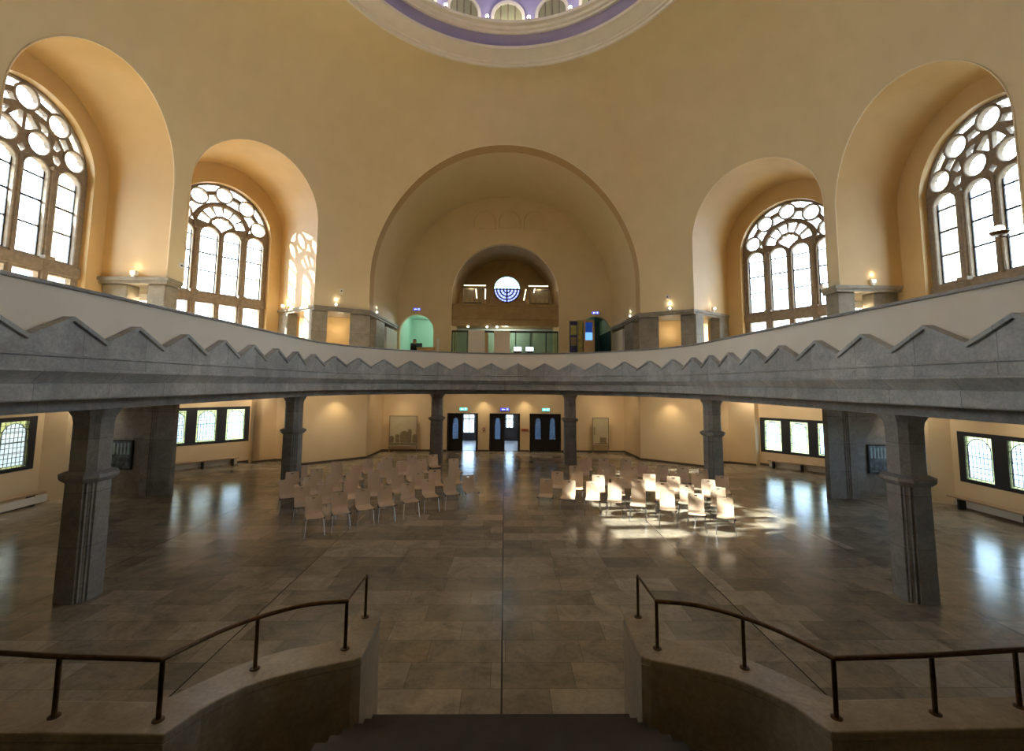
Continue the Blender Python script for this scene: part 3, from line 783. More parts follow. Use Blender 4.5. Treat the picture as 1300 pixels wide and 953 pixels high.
for sx, sd, dz in ((-1, 'left', 0), (1, 'right', -.33)):
    m_ = lambda p: (p[0]*-sx, p[1])
    window_wall(m_((-13.5, 9.3)), m_((-13.5, 13.75)), .18, .955, 3, .98+dz*.7, 2.47+dz*.8, idx, sd+'_aisle'); idx += 1
    window_wall(m_((-13.5, 17.95)), m_((-11.15 if sx < 0 else -11.4, 20.45)), .05, .985, 3, .93+dz, 2.43+dz, idx, sd+'_far'); idx += 1
    window_wall(m_((-13.5, 3.0)), m_((-13.5, 8.3)), .12, .9, 3, .98, 2.47, idx, sd+'_near'); idx += 1
    pts = [(-13.5, 8.3), (-13.1, 8.45), (-13.1, 9.15), (-13.5, 9.3)]
    for a, b in zip(pts, pts[1:]): wall_seg(m_(a), m_(b), 0, 3.3, 'wall_pier_'+sd, out=1 if sx < 0 else -1)
    pts = [(-13.5, 13.75), (-13.1, 14.05), (-13.1, 17.6), (-13.5, 17.95)]
    for a, b in zip(pts, pts[1:]): wall_seg(m_(a), m_(b), 0, 3.3, 'wall_pier_'+sd, out=1 if sx < 0 else -1)
    pts = [(-11.15 if sx < 0 else -11.4, 20.45), (-10.85 if sx < 0 else -11.05, 20.15), (-10.2, 20.8), (-8.95, 20.95), (-8.95, 19.42), (-6.4, 21.59), (-6.27, 23.95), (-6.27, 24.1)]
    for a, b in zip(pts, pts[1:]): wall_seg(m_(a), m_(b), 0, 3.3, 'wall_stair_'+sd, out=1 if sx < 0 else -1)
    bb = MB()
    for a, b in zip(pts[1:], pts[2:]):
        a_, b_ = Vector(m_(a)), Vector(m_(b)); d = (b_-a_).normalized(); nr = Vector((d.y, -d.x))*(.02 if sx < 0 else -.02)
        bb.prism([tuple(a_), tuple(b_), tuple(b_+nr), tuple(a_+nr)], 0, .10)
    S(bb.build('baseboard_stair_'+sd, 'base'))
    S(MB().box(sx*13.5, sx*5.9, 2.7, 3.0, 0, 3.3).build('wall_near_lower_'+sd, 'wall'))
    # lowered ceiling strip over the aisle windows
    S(MB().box(sx*9.0, sx*10.6, 3.0, 13.0, 2.86, 3.3).build('ceiling_duct_'+sd, 'white'))

# benches along the window walls
def bench(p, q, side, label):
    p, q = Vector(p), Vector(q); L = (q-p).length; a = math.atan2(q.y-p.y, q.x-p.x); c = (p+q)/2
    t = empty('wall_bench', (c.x, c.y, 0), a); T(t, label, 'bench')
    bevel(MB().box(-L/2, L/2, -.13, .13, .30, .35).build('seat_board', 'wood', t), .01)
    for u in (-.42, 0, .42): MB().box(L*u-.03, L*u+.03, -.10, .10, 0, .30).build('bracket', 'black', t)
    MB().box(-L/2, L/2, .10 if side > 0 else -.14, .14 if side > 0 else -.10, .06, .26).build('heating_panel', 'parapet', t)
bench((-13.2, 9.6), (-13.2, 13.6), -1, 'wooden wall bench under the leaded windows at the left edge')
bench((-12.95, 17.9), (-11.2, 19.75), 1, 'wooden wall bench under the three leaded windows behind the left pier')
bench((13.2, 9.6), (13.2, 13.6), -1, 'wooden wall bench under the leaded windows at the right edge')
bench((13.05, 17.9), (11.35, 19.75), -1, 'wooden wall bench under the three leaded windows left of the right pier')

# back wall under the gallery with three double doors
DX = [(-2.95, -1.36), (-.76, .82), (1.33, 2.95)]
holes = [[(a, 0.0-.02), (b, -.02), (b, 1.96), (a, 1.96)] for a, b in DX]
w = flat_curve('wall_doors', [(-6.35, -.1), (6.35, -.1), (6.35, 3.3), (-6.35, 3.3)], holes, .3, 'wall'); w.location = (0, 24.15, 0); S(w)
bb = MB()
for a, b in ((-6.27, -2.97), (-1.34, -.78), (.84, 1.31), (2.97, 6.27)): bb.box(a, b, 23.97, 24.0, 0, .09)
S(bb.build('baseboard_doors', 'base'))
def leaf(root, x0, x1, glass=True, name='door_leaf', rz=0, hinge=None):
    W = x1-x0; z1 = 1.9; c = W/2
    oh = []
    if glass:
        hw = W*.195; tp = [(c-hw, .60), (c+hw, .60), (c+hw, 1.42), (c+hw*.8, 1.47), (c+hw*.85, 1.56)]
        tp += [(c+hw*.85*math.cos(PI*i/8), 1.56+hw*1.1*math.sin(PI*i/8)) for i in range(1, 8)]+[(c-hw*.85, 1.56), (c-hw*.8, 1.47), (c-hw, 1.42)]
        oh = [tp]
    o = flat_curve(name, [(0, .01), (W, .01), (W, z1), (0, z1)], oh, .05, 'door', root)
    o.location = (x0 if hinge is None else hinge, -.02, 0); o.rotation_euler = (0, 0, rz)
    if glass:
        g = flat_curve('pane', oh[0], [], .006, 'doorglass', o)
    r = MB(); 
    for za, zb in ((.08, .34), (.38, .64)): r.box(W*.18, W*.82, -.035, -.02, za, zb)
    r.build('raised_panel', 'door', o)
    h = MB(); h.tube([(W*.9, -.03, .95), (W*.9, -.09, .95), (W*.78, -.09, .95)], .012, 8); h.build('door_handle', 'brass', o, smooth=True)
    return o
for i, (a, b) in enumerate(DX):
    root = empty('door_%d' % (i+1), ((a+b)/2, 24.1, 0)); S(root); hw = (b-a)/2
    m_ = MB(); m_.box(-hw, -hw+.06, -.14, .1, 0, 1.96); m_.box(hw-.06, hw, -.14, .1, 0, 1.96); m_.box(-hw, hw, -.14, .1, 1.89, 1.96)
    m_.build('door_frame', 'door', root)
    leaf(root, -hw+.06, 0)
    if i == 2: leaf(root, 0, hw-.06)
    elif i == 0: leaf(root, 0, hw-.06, rz=R_(84), hinge=hw-.08, glass=False)
    else:
        leaf(root, 0, hw-.06, rz=R_(84), hinge=hw-.08, glass=False)
# vestibule behind the doors, with its glazed outer doors
vb = MB()
for x0, x1, y0, y1, z0, z1 in ((-4.6, -4.4, 24.3, 28.6, 0, 3.3), (4.4, 4.6, 24.3, 28.6, 0, 3.3)): vb.box(x0, x1, y0, y1, z0, z1)
S(vb.build('wall_vestibule', 'parapet'))
hs = [[(-2.25, .9), (-1.7, .9), (-1.7, 2.0), (-2.25, 2.0)], [(.1, 1.25), (.62, 1.25), (.62, 2.0), (.1, 2.0)], [(-2.0, -.01), (-.8, -.01), (-.8, .6), (-2.0, .6)]]
w = flat_curve('wall_vestibule_outer', [(-4.6, -.1), (4.6, -.1), (4.6, 3.3), (-4.6, 3.3)], [[(-2.55, .5), (-1.8, .5), (-1.8, 1.72), (-2.55, 1.72)], [(.1, .8), (.58, .8), (.58, 1.72), (.1, 1.72)]], .2, 'black'); w.location = (0, 28.5, 0); S(w)
for x0, x1, zz in ((-2.55, -1.8, .5), (.1, .58, .8)):
    r = empty('window_%d' % idx, ((x0+x1)/2, 28.5, 0)); idx += 1; S(r); hw = (x1-x0)/2
    f_ = MB()
    for x in (-hw+.03, 0, hw-.03): f_.box(x-.02, x+.02, -.04, .04, zz, 1.72)
    f_.box(-hw, hw, -.04, .04, 1.3, 1.34)
    f_.build('window_frame', 'black', r)
    MB().box(-hw, hw, -.003, .003, zz, 1.72).build('pane', 'lowglass', r)
S(MB().box(-4.4, 4.4, 24.32, 28.4, 0, .012).build('floor_vestibule', mat('pale vestibule tiles', (.42, .48, .58), .3)))

# ---------------------------------------------------------------- signs
def sign(x, y, z, kind, label, w=.42, h=.17):
    t = empty('exit_sign', (x, y, z)); T(t, label, 'sign')
    bevel(MB().box(-w/2, w/2, -.03, .03, -h/2, h/2).build('housing', 'white', t), .006)
    MB().box(-w/2+.012, w/2-.012, -.036, -.03, -h/2+.012, h/2-.012).build('face', kind, t)
    g = MB()  # running figure, arrow, door
    g.box(w*.18, w*.20, -.04, -.036, -h*.3, h*.32); g.box(w*.33, w*.35, -.04, -.036, -h*.3, h*.32); g.box(w*.18, w*.35, -.04, -.036, h*.28, h*.33)
    g.ball((w*.25, -.038, h*.18), h*.07, 8, (1, .15, 1)); g.box(w*.235, w*.275, -.04, -.036, -h*.08, h*.12)
    g.add([(w*.22, -.039, -h*.3), (w*.25, -.039, -h*.3), (w*.265, -.039, -h*.05), (w*.245, -.039, -h*.05)], [(0, 1, 2, 3)])
    g.add([(-w*.35, -.039, 0), (-w*.2, -.039, h*.25), (-w*.2, -.039, -h*.25)], [(0, 1, 2)]); g.box(-w*.2, w*.02, -.04, -.036, -h*.09, h*.09)
    g.build('pictogram', 'signwhite', t)
sign(-2.12, 23.95, 2.17, 'exitg', 'green lit escape sign above the left dark double door')
sign(.03, 23.95, 2.17, 'blue', 'blue lit escape sign above the middle dark double door', .5)
sign(2.17, 23.95, 2.17, 'exitg', 'green lit escape sign above the right dark double door')
sign(-4.87, 24.94, 7.55, 'blue', 'blue lit sign above the mint green arched doorway', .42)
sign(5.0, 24.94, 7.45, 'blue', 'blue lit sign above the dark arched doorway at right', .42)
# fire call point, notice
t = empty('fire_call_point', (-1.05, 23.97, 1.15)); T(t, 'small red fire call point between the left and middle doors', 'alarm')
MB().box(-.055, .055, -.03, 0.02, -.07, .07).build('housing', 'red', t); MB().box(-.03, .03, -.035, -.03, -.03, .03).build('button', 'white', t)
t = empty('wall_notice', (1.08, 23.97, 1.12)); T(t, 'small dark red notice between the middle and right doors', 'sign')
MB().box(-.17, .17, -.02, 0.02, -.05, .05).build('plate', 'red', t)
n_ = MB()
for i in range(5): n_.box(-.14+.06*i, -.10+.06*i, -.024, -.02, -.012, .018)
n_.build('lettering', 'tan', t)

# glass display panels with sepia engravings
def display(x0, x1, z0, z1, y, label, art):
    c = (x0+x1)/2; w = x1-x0; h = z1-z0
    t = empty('glass_display', (c, y, 0)); T(t, label, 'display')
    MB().box(-w/2, w/2, -.01, .01, z0, z1).build('glass_sheet', 'sepia', t)
    f_ = MB()
    for s_ in (-1, 1): f_.box(s_*w/2-.02, s_*w/2+.02, -.02, .02, .0, z1+.02)
    f_.box(-w/2, w/2, -.02, .02, z1, z1+.03); f_.box(-w/2, w/2, -.02, .02, z0-.03, z0)
    f_.build('steel_frame', 'chrome' if False else M['trac'], t)
    a = MB()
    if art:
        for i, (cx, hh, ww) in enumerate(((-.42, .35, .18), (-.2, .5, .16), (.05, .62, .3), (.25, .95, .14), (.44, .5, .18))):
            X = cx*w; a.box(X-ww*w/2, X+ww*w/2, -.014, -.01, z0+.16, z0+.16+hh*h*.42)
            a.add([(X+ww*w*.55*math.cos(PI*k_/10), -.013, z0+.16+hh*h*.42+ww*w*.5*math.sin(PI*k_/10)) for k_ in range(11)], [tuple(range(11))])
        a.box(-w*.48, w*.48, -.014, -.01, z0+.03, z0+.15)
    else:
        a.box(-w*.05, w*.35, -.014, -.01, z0+.1, z0+.38); a.box(-w*.4, w*.45, -.013, -.01, z0+.04, z0+.1)
        a.box(-w*.42, -w*.36, -.013, -.01, z0+.5, z0+.9)
    a.build('engraving', 'sepiaink', t)
display(-5.83, -4.45, .32, 1.80, 23.6, 'tall glass panel with a sepia engraving of domed buildings, left of the doors', True)
display(4.55, 5.35, .42, 1.78, 23.6, 'narrow glass display panel on the back wall, right of the doors', False)

# ---------------------------------------------------------------- recess above: balcony, rose window, foyer
t = empty('balcony_front', (0, 25.2, 6.72)); T(t, 'yellowish stone balcony front under the round menorah window', 'balcony')
m_ = MB(); m_.box(-3.0, 3.0, 0.0, .5, 0, .42); m_.box(-2.97, 2.97, .12, .35, .42, 1.12); m_.build('stone_beam', 'brownstone', t)
m_ = MB(); m_.box(-3.05, 3.05, -.1, .5, .36, .50); m_.box(-3.02, 3.02, .05, .42, 1.12, 1.24); m_.box(-2.1, 2.1, .10, .13, .72, .8); m_.build('moulding', 'brownstone', t)
S(MB().box(-2.98, 2.98, 25.3, 28.4, 6.95, 7.12).build('floor_balcony', 'brownstone'))
# rose window with a seven-armed candelabrum
r = empty('window_%d' % idx, (.1, 28.45, 9.45)); idx += 1; S(r)
fr_ = MB(); p = circ(0, 0, .87, 48); fr_.tube([(a, 0, b) for a, b in p+p[:1]], .05, 8, cap=False); fr_.build('window_frame', 'steel_dark', r, smooth=True)
top = [(.86*math.cos(PI*i/24), .86*math.sin(PI*i/24)) for i in range(25)]
o = flat_curve('upper_glass', top, [], .006, 'roseglass', r)
o = flat_curve('lower_glass', [(.86*math.cos(PI+PI*i/24), .86*math.sin(PI+PI*i/24)) for i in range(25)], [], .006, 'rosepale', r)
cm = MB()
for rr in (.22, .44, .65): cm.tube([(-rr*math.cos(PI*i/20), -.02, -rr*math.sin(PI*i/20)) for i in range(21)], .042, 6)
cm.tube([(0, -.02, 0), (0, -.02, -.86)], .05, 6); cm.box(-.86, .86, -.05, 0, -.03, .03)
for q in range(-3, 4): cm.box(q*.215-.05, q*.215+.05, -.05, 0, 0, .07); 
cm.tube([(-.83*math.cos(PI*i/24), -.02, -.83*math.sin(PI*i/24)) for i in range(25)], .05, 6)
for rr, n_ in ((.33, 6), (.55, 9), (.75, 12)):
    for i in range(1, n_):
        a = PI+PI*i/n_; cm.tube([((rr-.09)*math.cos(a), -.02, (rr-.09)*math.sin(a)), ((rr+.09)*math.cos(a), -.02, (rr+.09)*math.sin(a))], .016, 5)
cm.build('menorah_tracery', 'roseblue', r)
up = MB()
for i in range(-6, 7):
    for s_ in (-1, 1):
        x0 = i*.2; 
        pts = [(x0+s_*q*.1, q*.1) for q in range(9) if (x0+s_*q*.1)**2+(q*.1)**2 < .84**2]
        if len(pts) > 1: up.tube([(a, -.01, b) for a, b in pts], .014, 4)
up.build('lead_lattice', 'lead', r)

# show cases and tubes on the balcony
def case(x0, x1, z1, y, label):
    t = empty('show_case', ((x0+x1)/2, y, 7.12)); T(t, label, 'show case'); w = x1-x0; h = z1-7.12
    m_ = MB(); 
    for x in (-w/2, w/2-.04): m_.box(x, x+.04, -.2, -.16, 0, h); m_.box(x, x+.04, .16, .2, 0, h)
    m_.box(-w/2, w/2, -.2, .2, 0, .3); m_.box(-w/2, w/2, -.2, .2, h-.04, h); m_.box(-w/2, w/2, -.18, .18, h*.55, h*.57)
    m_.build('case_frame', 'trac', t)
    e_ = MB(); 
    for i in range(4): e_.ball((-w*.35+w*.23*i, 0, .42+.1*(i % 2)), .09, 8, (1, 1, 1.4)); e_.box(-w*.36+w*.23*i, -w*.28+w*.23*i, -.05, .05, h*.57, h*.57+.25)
    e_.build('exhibit', 'tan', t)
    MB().box(-w/2+.02, w/2-.02, -.195, -.19, .3, h-.04).build('pane', 'clear', t)
case(-2.5, -1.2, 9.1, 26.6, 'dim glass show case on the balcony, left of the menorah window')
case(1.45, 2.6, 9.1, 26.6, 'dim glass show case on the balcony, right of the menorah window')
def tube(p, q, label):
    t = empty('strip_light', p); T(t, label, 'lamp'); d = Vector(q)-Vector(p)
    MB().tube([(0, 0, 0), tuple(d)], .028, 8).build('lit_tube', 'tube', t); 
    MB().tube([(0, .05, .02), tuple(d+Vector((0, .05, .02)))], .04, 8).build('housing', 'trac', t)
tube((-2.42, 26.2, 9.2), (-1.15, 26.2, 9.2), 'horizontal lit strip on the balcony left of the menorah window')
tube((1.35, 26.2, 9.2), (2.5, 26.2, 9.2), 'horizontal lit strip on the balcony right of the menorah window')
tube((-1.72, 26.2, 9.0), (-1.66, 26.2, 8.45), 'short leaning light tube under the left balcony strip')
tube((-1.17, 26.2, 9.0), (-1.17, 26.2, 8.4), 'upright light tube beside the left of the menorah window')
tube((1.2, 26.2, 9.0), (1.08, 26.2, 8.35), 'leaning light tube beside the right of the menorah window')
tube((1.72, 26.2, 9.05), (1.66, 26.2, 8.8), 'short leaning light tube under the right balcony strip')
def pedestal(x, y, label):
    t = empty('pedestal', (x, y, 7.12)); T(t, label, 'pedestal')
    MB().box(-.26, .26, -.2, .2, 0, .8).build('box_body', 'tan', t); MB().lathe([(.2, .8), (.12, .95), (.08, 1.25), (.01, 1.26)], n=16).build('exhibit', 'tan', t, smooth=True)
pedestal(-1.25, 26.0, 'tan exhibit pedestal left of the menorah window'); pedestal(1.25, 26.0, 'tan exhibit pedestal right of the menorah window')

# foyer under the balcony: green glass partition
r = empty('glass_partition', (0, 25.35, GZ)); T(r, 'green tinted glass partition under the balcony, below the menorah window', 'partition')
f_ = MB()
for x in (-2.95, -2.1, -1.2, -.3, .6, 1.5, 2.3, 2.95): f_.box(x-.025, x+.025, -.03, .03, 0, 2.4)
f_.box(-2.97, 2.97, -.03, .03, 2.35, 2.45); f_.build('metal_frame', 'steel_dark', r)
MB().box(-2.95, 2.95, -.006, .006, 0, 2.35).build('pane', 'greenglass', r)
S(MB().box(-3.0, 3.0, 28.1, 28.2, GZ, 6.9).build('wall_foyer', mat('foyer green wall', (.33,.38,.34), .7)))
def board(x0, x1, y, z1, m_, label):
    t = empty('exhibition_board', ((x0+x1)/2, y, GZ)); T(t, label, 'board')
    w = x1-x0; bevel(MB().box(-w/2, w/2, -.04, .04, .05, z1-GZ).build('panel', m_, t), .01)
    MB().box(-w/2+.1, w/2-.1, -.2, .2, 0, .05).build('foot', 'steel_dark', t)
board(-2.02, -1.13, 25.0, 6.42, 'white', 'tall white exhibition board at the left of the glass partition')
board(-.6, .28, 25.0, 6.38, 'parapet', 'tall pinkish white exhibition board before the middle of the glass partition')
board(-1.1, -.93, 25.02, 6.3, 'tan', 'narrow tan exhibition board between the two pale boards')
for x0, lb in ((.5, 'bright small light box behind the parapet, left one of two'), (1.15, 'bright small light box behind the parapet, right one of two')):
    t = empty('light_box', (x0+.2, 24.8, GZ)); T(t, lb, 'light box')
    MB().box(-.2, .2, -.1, .1, 0, 1.38).build('box_body', 'steel_dark', t); MB().box(-.2, .2, -.11, -.1, 1.28, 1.5).build('lit_face', emit('light box face', (.75,.9,1), 2.2), t)

# rooms behind the two arched doorways
for sx, cx, m_, nm in ((-1, -4.87, 'greenwall', 'left'), (1, 5.02, 'tealwall', 'right')):
    b = MB(); x0, x1 = (cx-1.05, cx+1.6) if sx < 0 else (cx-1.6, cx+1.05)
    b.box(x0-.1, x0, 25.3, 29, GZ, 7.6); b.box(x1, x1+.1, 25.3, 29, GZ, 7.6); b.box(x0, x1, 28.9, 29, GZ, 7.6); b.box(x0, x1, 25.3, 29, 7.5, 7.6)
    S(b.build('wall_room_'+nm, m_))
t = empty('door_5', (-5.35, 27.5, GZ)); S(t); MB().box(-.35, .35, -.03, .03, 0, 1.9).build('door_leaf', 'black', t)
# right: screens
def stele(x0, x1, y, z1, m_, label, scr=None):
    t = empty('display_stele', ((x0+x1)/2, y, GZ)); T(t, label, 'display'); w = x1-x0
    bevel(MB().box(-w/2, w/2, -.06, .06, 0, z1-GZ).build('board', m_, t), .01)
    if scr:
        for (a, b, c, d, mm) in scr: MB().box(a, b, -.068, -.06, c-GZ, d-GZ).build('screen', mm, t)
stele(3.30, 3.70, 23.1, 6.72, 'navy', 'dark navy poster stele at the gallery, left of the screen board', [(-.15, .15, 6.0, 6.5, M['yellow']), (-.14, .14, 5.45, 5.9, M['sepiaink'])])
stele(3.74, 3.98, 23.2, 6.78, 'yellow', 'narrow yellowish map board beside the navy poster stele')
stele(4.02, 4.58, 23.1, 6.80, 'tan', 'ochre board with a blue screen before the right arched doorway', [(-.2, .16, 6.15, 6.66, M['screendark']), (-.2, .16, 5.75, 6.14, M['screenblue']), (-.12, .1, 6.3, 6.5, M['white'])])

# counter, person at the left doorway
t = empty('counter', (-4.1, 23.6, GZ)); T(t, 'tan counter behind the parapet beside the mint green doorway', 'counter')
bevel(MB().box(-.45, .45, -.25, .25, 1.28, 1.34).build('worktop', 'tan', t), .01); MB().box(-.42, .42, -.2, .2, 0, 1.28).build('body', 'tan', t)
t = empty('leaflet_stand', (-3.45, 23.45, GZ)); T(t, 'white leaflet stand on the gallery beside the tan counter', 'stand')
MB().box(-.05, .05, -.03, .03, 0, 1.78).build('post', 'white', t); MB().box(-.15, .15, -.15, .15, 0, .03).build('foot', 'white', t)
def person():
    t = empty('person', (-4.8, 24.2, GZ)); T(t, 'person in black standing beside the tan counter before the mint doorway', 'person')
    vs = [(0, 0, .95), (0, 0, 1.15), (0, .0, 1.38), (0, 0, 1.5), (0, 0, 1.58), (.155, 0, 1.40), (.20, -.02, 1.15), (.19, -.22, .98), (.19, -.3, .97), (-.155, 0, 1.40), (-.20, -.02, 1.15), (-.19, -.22, .98), (-.19, -.3, .97),
          (.1, 0, .9), (.11, 0, .5), (.11, .02, .08), (.11, -.14, .04), (-.1, 0, .9), (-.11, 0, .5), (-.11, .02, .08), (-.11, -.14, .04)]
    es = [(0, 1), (1, 2), (2, 3), (3, 4), (2, 5), (5, 6), (6, 7), (7, 8), (2, 9), (9, 10), (10, 11), (11, 12), (0, 13), (13, 14), (14, 15), (15, 16), (0, 17), (17, 18), (18, 19), (19, 20)]
    rad = [.13, .12, .13, .055, .05, .06, .045, .035, .03, .06, .045, .035, .03, .1, .065, .05, .04, .1, .065, .05, .04]
    me = bpy.data.meshes.new('body'); me.from_pydata(vs, es, []); o = bpy.data.objects.new('body', me); COL.objects.link(o); o.parent = t
    sk = o.modifiers.new('s', 'SKIN'); ss = o.modifiers.new('u', 'SUBSURF'); ss.levels = 1; ss.render_levels = 1
    for v_, r_ in zip(me.skin_vertices[0].data, rad): v_.radius = (r_, r_*.8)
    me.skin_vertices[0].data[0].use_root = True; me.materials.append(M['cloth'])
    h = MB(); h.ball((0, 0, 1.70), .105, 16, (.85, .95, 1.2)); h.ball((0, -.1, 1.69), .018, 6, (1, 1.4, 1.3)); h.ball((.088, 0, 1.69), .022, 6, (.5, 1, 1.4)); h.ball((-.088, 0, 1.69), .022, 6, (.5, 1, 1.4)); h.build('head', 'skin', t, smooth='all')
    h = MB(); h.ball((0, .025, 1.735), .108, 14, (.9, .95, 1.05)); h.build('hair', 'black', t, smooth='all')
    for s_ in (-1, 1):
        h = MB(); h.ball((s_*.19, -.34, .965), .04, 8, (1, 1.2, .6))
        for q in range(4): h.tube([(s_*.19+(q-1.5)*.02, -.37, .965), (s_*.19+(q-1.5)*.02, -.42, .955), (s_*.19+(q-1.5)*.02, -.44, .935)], .009, 6)
        h.tube([(s_*.15, -.34, .965), (s_*.12, -.37, .96), (s_*.115, -.395, .955)], .010, 6)
        h.build('hand', 'skin', t, smooth='all')
person()

# ---------------------------------------------------------------- small lamps on the shelves and walls
def shelf_spot(x, y, label, z=LZ+.03, power=1.2, tilt=(0, 0, 1)):
    t = empty('spotlight', (x, y, z)); T(t, label, 'lamp')
    MB().box(-.05, .05, -.05, .05, 0, .05).build('bracket', 'white', t)
    bevel(MB().box(-.09, .09, -.06, .06, .05, .19).build('housing', 'white', t), .01)
    MB().ball((0, -.065, .12), .04, 10, (1, .4, 1)).build('lens', 'spot', t, smooth='all')
    l = bpy.data.lights.new('spot_light', 'POINT'); l.energy = power; l.color = (1, .83, .6); l.shadow_soft_size = .06
    lo = bpy.data.objects.new('spot_light', l); COL.objects.link(lo); lo.location = (x, y-.03, z+.34); return t
shelf_spot(-11.25, 13.72, 'white spotlight on the shelf right of the big left window')
shelf_spot(-10.4, 14.5, 'small lit spotlight at the front end of the near left shelf')
shelf_spot(-9.55, 19.55, 'lit spotlight on the shelf inside the far left window niche', power=2)
shelf_spot(-7.1, 19.05, 'lit spotlight on the shelf between far left window and back arch')
shelf_spot(-5.95, 21.0, 'small lit spotlight on the shelf inside the left of the back arch')
shelf_spot(5.95, 21.4, 'small lit spotlight on the shelf inside the right of the back arch')
shelf_spot(7.0, 19.1, 'lit spotlight on the shelf between back arch and far right window')
shelf_spot(8.9, 19.05, 'lit spotlight on the shelf inside the far right window niche')
shelf_spot(10.4, 14.5, 'small lit spotlight at the front end of the near right shelf')
shelf_spot(11.4, 13.72, 'white spotlight on the shelf left of the big right window')
for i, (x, lb) in enumerate(((-2.05, 'leftmost lit spotlight at the foyer ceiling'), (-1.0, 'middle lit spotlight at the foyer ceiling'), (-.45, 'rightmost lit spotlight at the foyer ceiling'))):
    t = empty('ceiling_spot', (x, 25.0, 6.72)); T(t, lb, 'lamp'); MB().lathe([(.01, 0), (.06, 0), (.06, -.07), (.05, -.08)], n=14).build('housing', 'white', t, smooth=True)
    MB().ball((0, 0, -.09), .055, 10).build('lens', 'spot', t, smooth='all')
def wallbox(x, y, z, label, rz=0):
    t = empty('wall_speaker', (x, y, z), rz); T(t, label, 'speaker')
    bevel(MB().box(-.07, .07, -.06, .06, -.09, .09).build('housing', 'white', t), .01); MB().box(-.03, .03, -.065, -.06, -.03, .02).build('grille', 'black', t)
wallbox(-10.32, 14.35, 7.15, 'small white wall box above the near left shelf', R_(60))
wallbox(-6.95, 19.12, 7.35, 'small white wall box left of the great back arch', R_(30))
wallbox(6.95, 19.12, 7.25, 'small grey wall box right of the great back arch', R_(-30))
for sx, lb in ((-1, 'boxy lit hanging lamp under the near left shelf'), (1, 'boxy lit hanging lamp under the near right shelf')):
    t = empty('hanging_lamp', (sx*11.35, 14.4, 6.1)); T(t, lb, 'lamp')
    MB().tube([(0, 0, .12), (0, 0, .18)], .01, 6).build('cord', 'black', t); MB().box(-.12, .12, -.12, .12, -.1, .12).build('lamp_shade', 'white', t); MB().box(-.11, .11, -.11, .11, -.115, -.1).build('diffuser', 'spot', t)
    l = bpy.data.lights.new('hl', 'POINT'); l.energy = 25; l.color = (1, .8, .5); l.shadow_soft_size = .1; lo = bpy.data.objects.new('hl', l); COL.objects.link(lo); lo.location = (sx*11.35, 14.4, 5.85)
# large brass wall lamp at the right edge
t = empty('wall_lamp', (10.2, 9.0, 6.62)); T(t, 'lit brass wall lamp at the right edge before the big tracery window', 'lamp')
MB().lathe([(.01, 0), (.12, .02), (.16, .08), (.15, .09), (.01, .08)], n=16).build('bowl', 'brass', t, smooth=True); MB().ball((0, 0, .14), .09).build('bulb', 'spot', t, smooth='all'); MB().tube([(0, 0, 0), (.1, -.1, -.06), (.2, -.3, -.03)], .015, 8).build('arm', 'brass', t, smooth=True)

# ---------------------------------------------------------------- downlights and added fill spots under the gallery
def downlight_or_fill(x, y, z, e, size=1.15, tgt=None, col=(1, .78, .48), label=None):
    l = bpy.data.lights.new('downlight_or_fill_beam', 'SPOT'); l.energy = e; l.color = col; l.spot_size = size; l.spot_blend = .9; l.shadow_soft_size = .05
    o = bpy.data.objects.new('downlight_or_fill_beam', l); COL.objects.link(o); o.location = (x, y, z)
    d = Vector(tgt)-Vector((x, y, z)) if tgt else Vector((0, 0, -1)); o.rotation_euler = d.to_track_quat('-Z', 'Y').to_euler()
    return o
for x in (-1.06, 1.06): downlight_or_fill(x, 23.62, 2.95, 30, 1.7)
for sx in (-1, 1):
    downlight_or_fill(sx*7.25, 20.3, 3.0, 30, 1.9)
    downlight_or_fill(sx*5.2, 23.4, 3.1, 14, 1.7)
    downlight_or_fill(sx*9.6, 20.3, 3.1, 30, 1.5)
    for (x, y), (tx, ty), e_ in (((6.0, 19.0), (7.2, 20.9), 46), ((7.9, 18.0), (8.4, 19.8), 38), ((5.2, 22.0), (6.2, 23.0), 20), ((4.6, 22.4), (4.9, 24), 28), ((2.2, 22.4), (2.2, 24), 22), ((.75, 22.4), (.75, 24), 14)):
        downlight_or_fill(sx*x, y, 3.2, e_*.8, 2.3, (sx*tx, ty, 1.5), (1, .82, .58))  # added fill without fittings, brightens the back wall and stair panels
    # added fill spots without fittings, to brighten the aisle walls
    for (x, y), (tx, ty) in (((12.3, 5.5), (13.5, 5.5)), ((12.3, 8.8), (13.3, 8.8)), ((12.3, 11.4), (13.5, 11.4)), ((12.0, 13.9), (13.3, 13.9)), ((12.0, 17.3), (13.3, 17.6)), ((11.5, 18.6), (12.4, 19.3)), ((10.6, 19.6), (10.9, 20.6))):
        downlight_or_fill(sx*x, y, 3.2, 32, 2.2, (sx*tx, ty, 1.6), (1, .86, .66))
for x, y, z, e, c in ((-4.2, 27, 7.2, 32, (.95, 1, .95)), (5.0, 27.5, 7.2, 3, (.6, 1, .9)), (0, 27, 6.7, 60, (.95, 1, .9)), (-1.9, 26.6, 2.8, 60, (.66, .8, 1)), (1.0, 26.6, 2.8, 60, (.66, .8, 1)), (-2, 26.5, 9.0, 7, (1, .8, .5)), (2, 26.5, 9.0, 7, (1, .8, .5))):  # the bluish pair is added fill to brighten the vestibule
    l = bpy.data.lights.new('room_or_fill_light', 'POINT'); l.energy = e; l.color = c; l.shadow_soft_size = .15; o = bpy.data.objects.new('room_or_fill_light', l); COL.objects.link(o); o.location = (x, y, z)
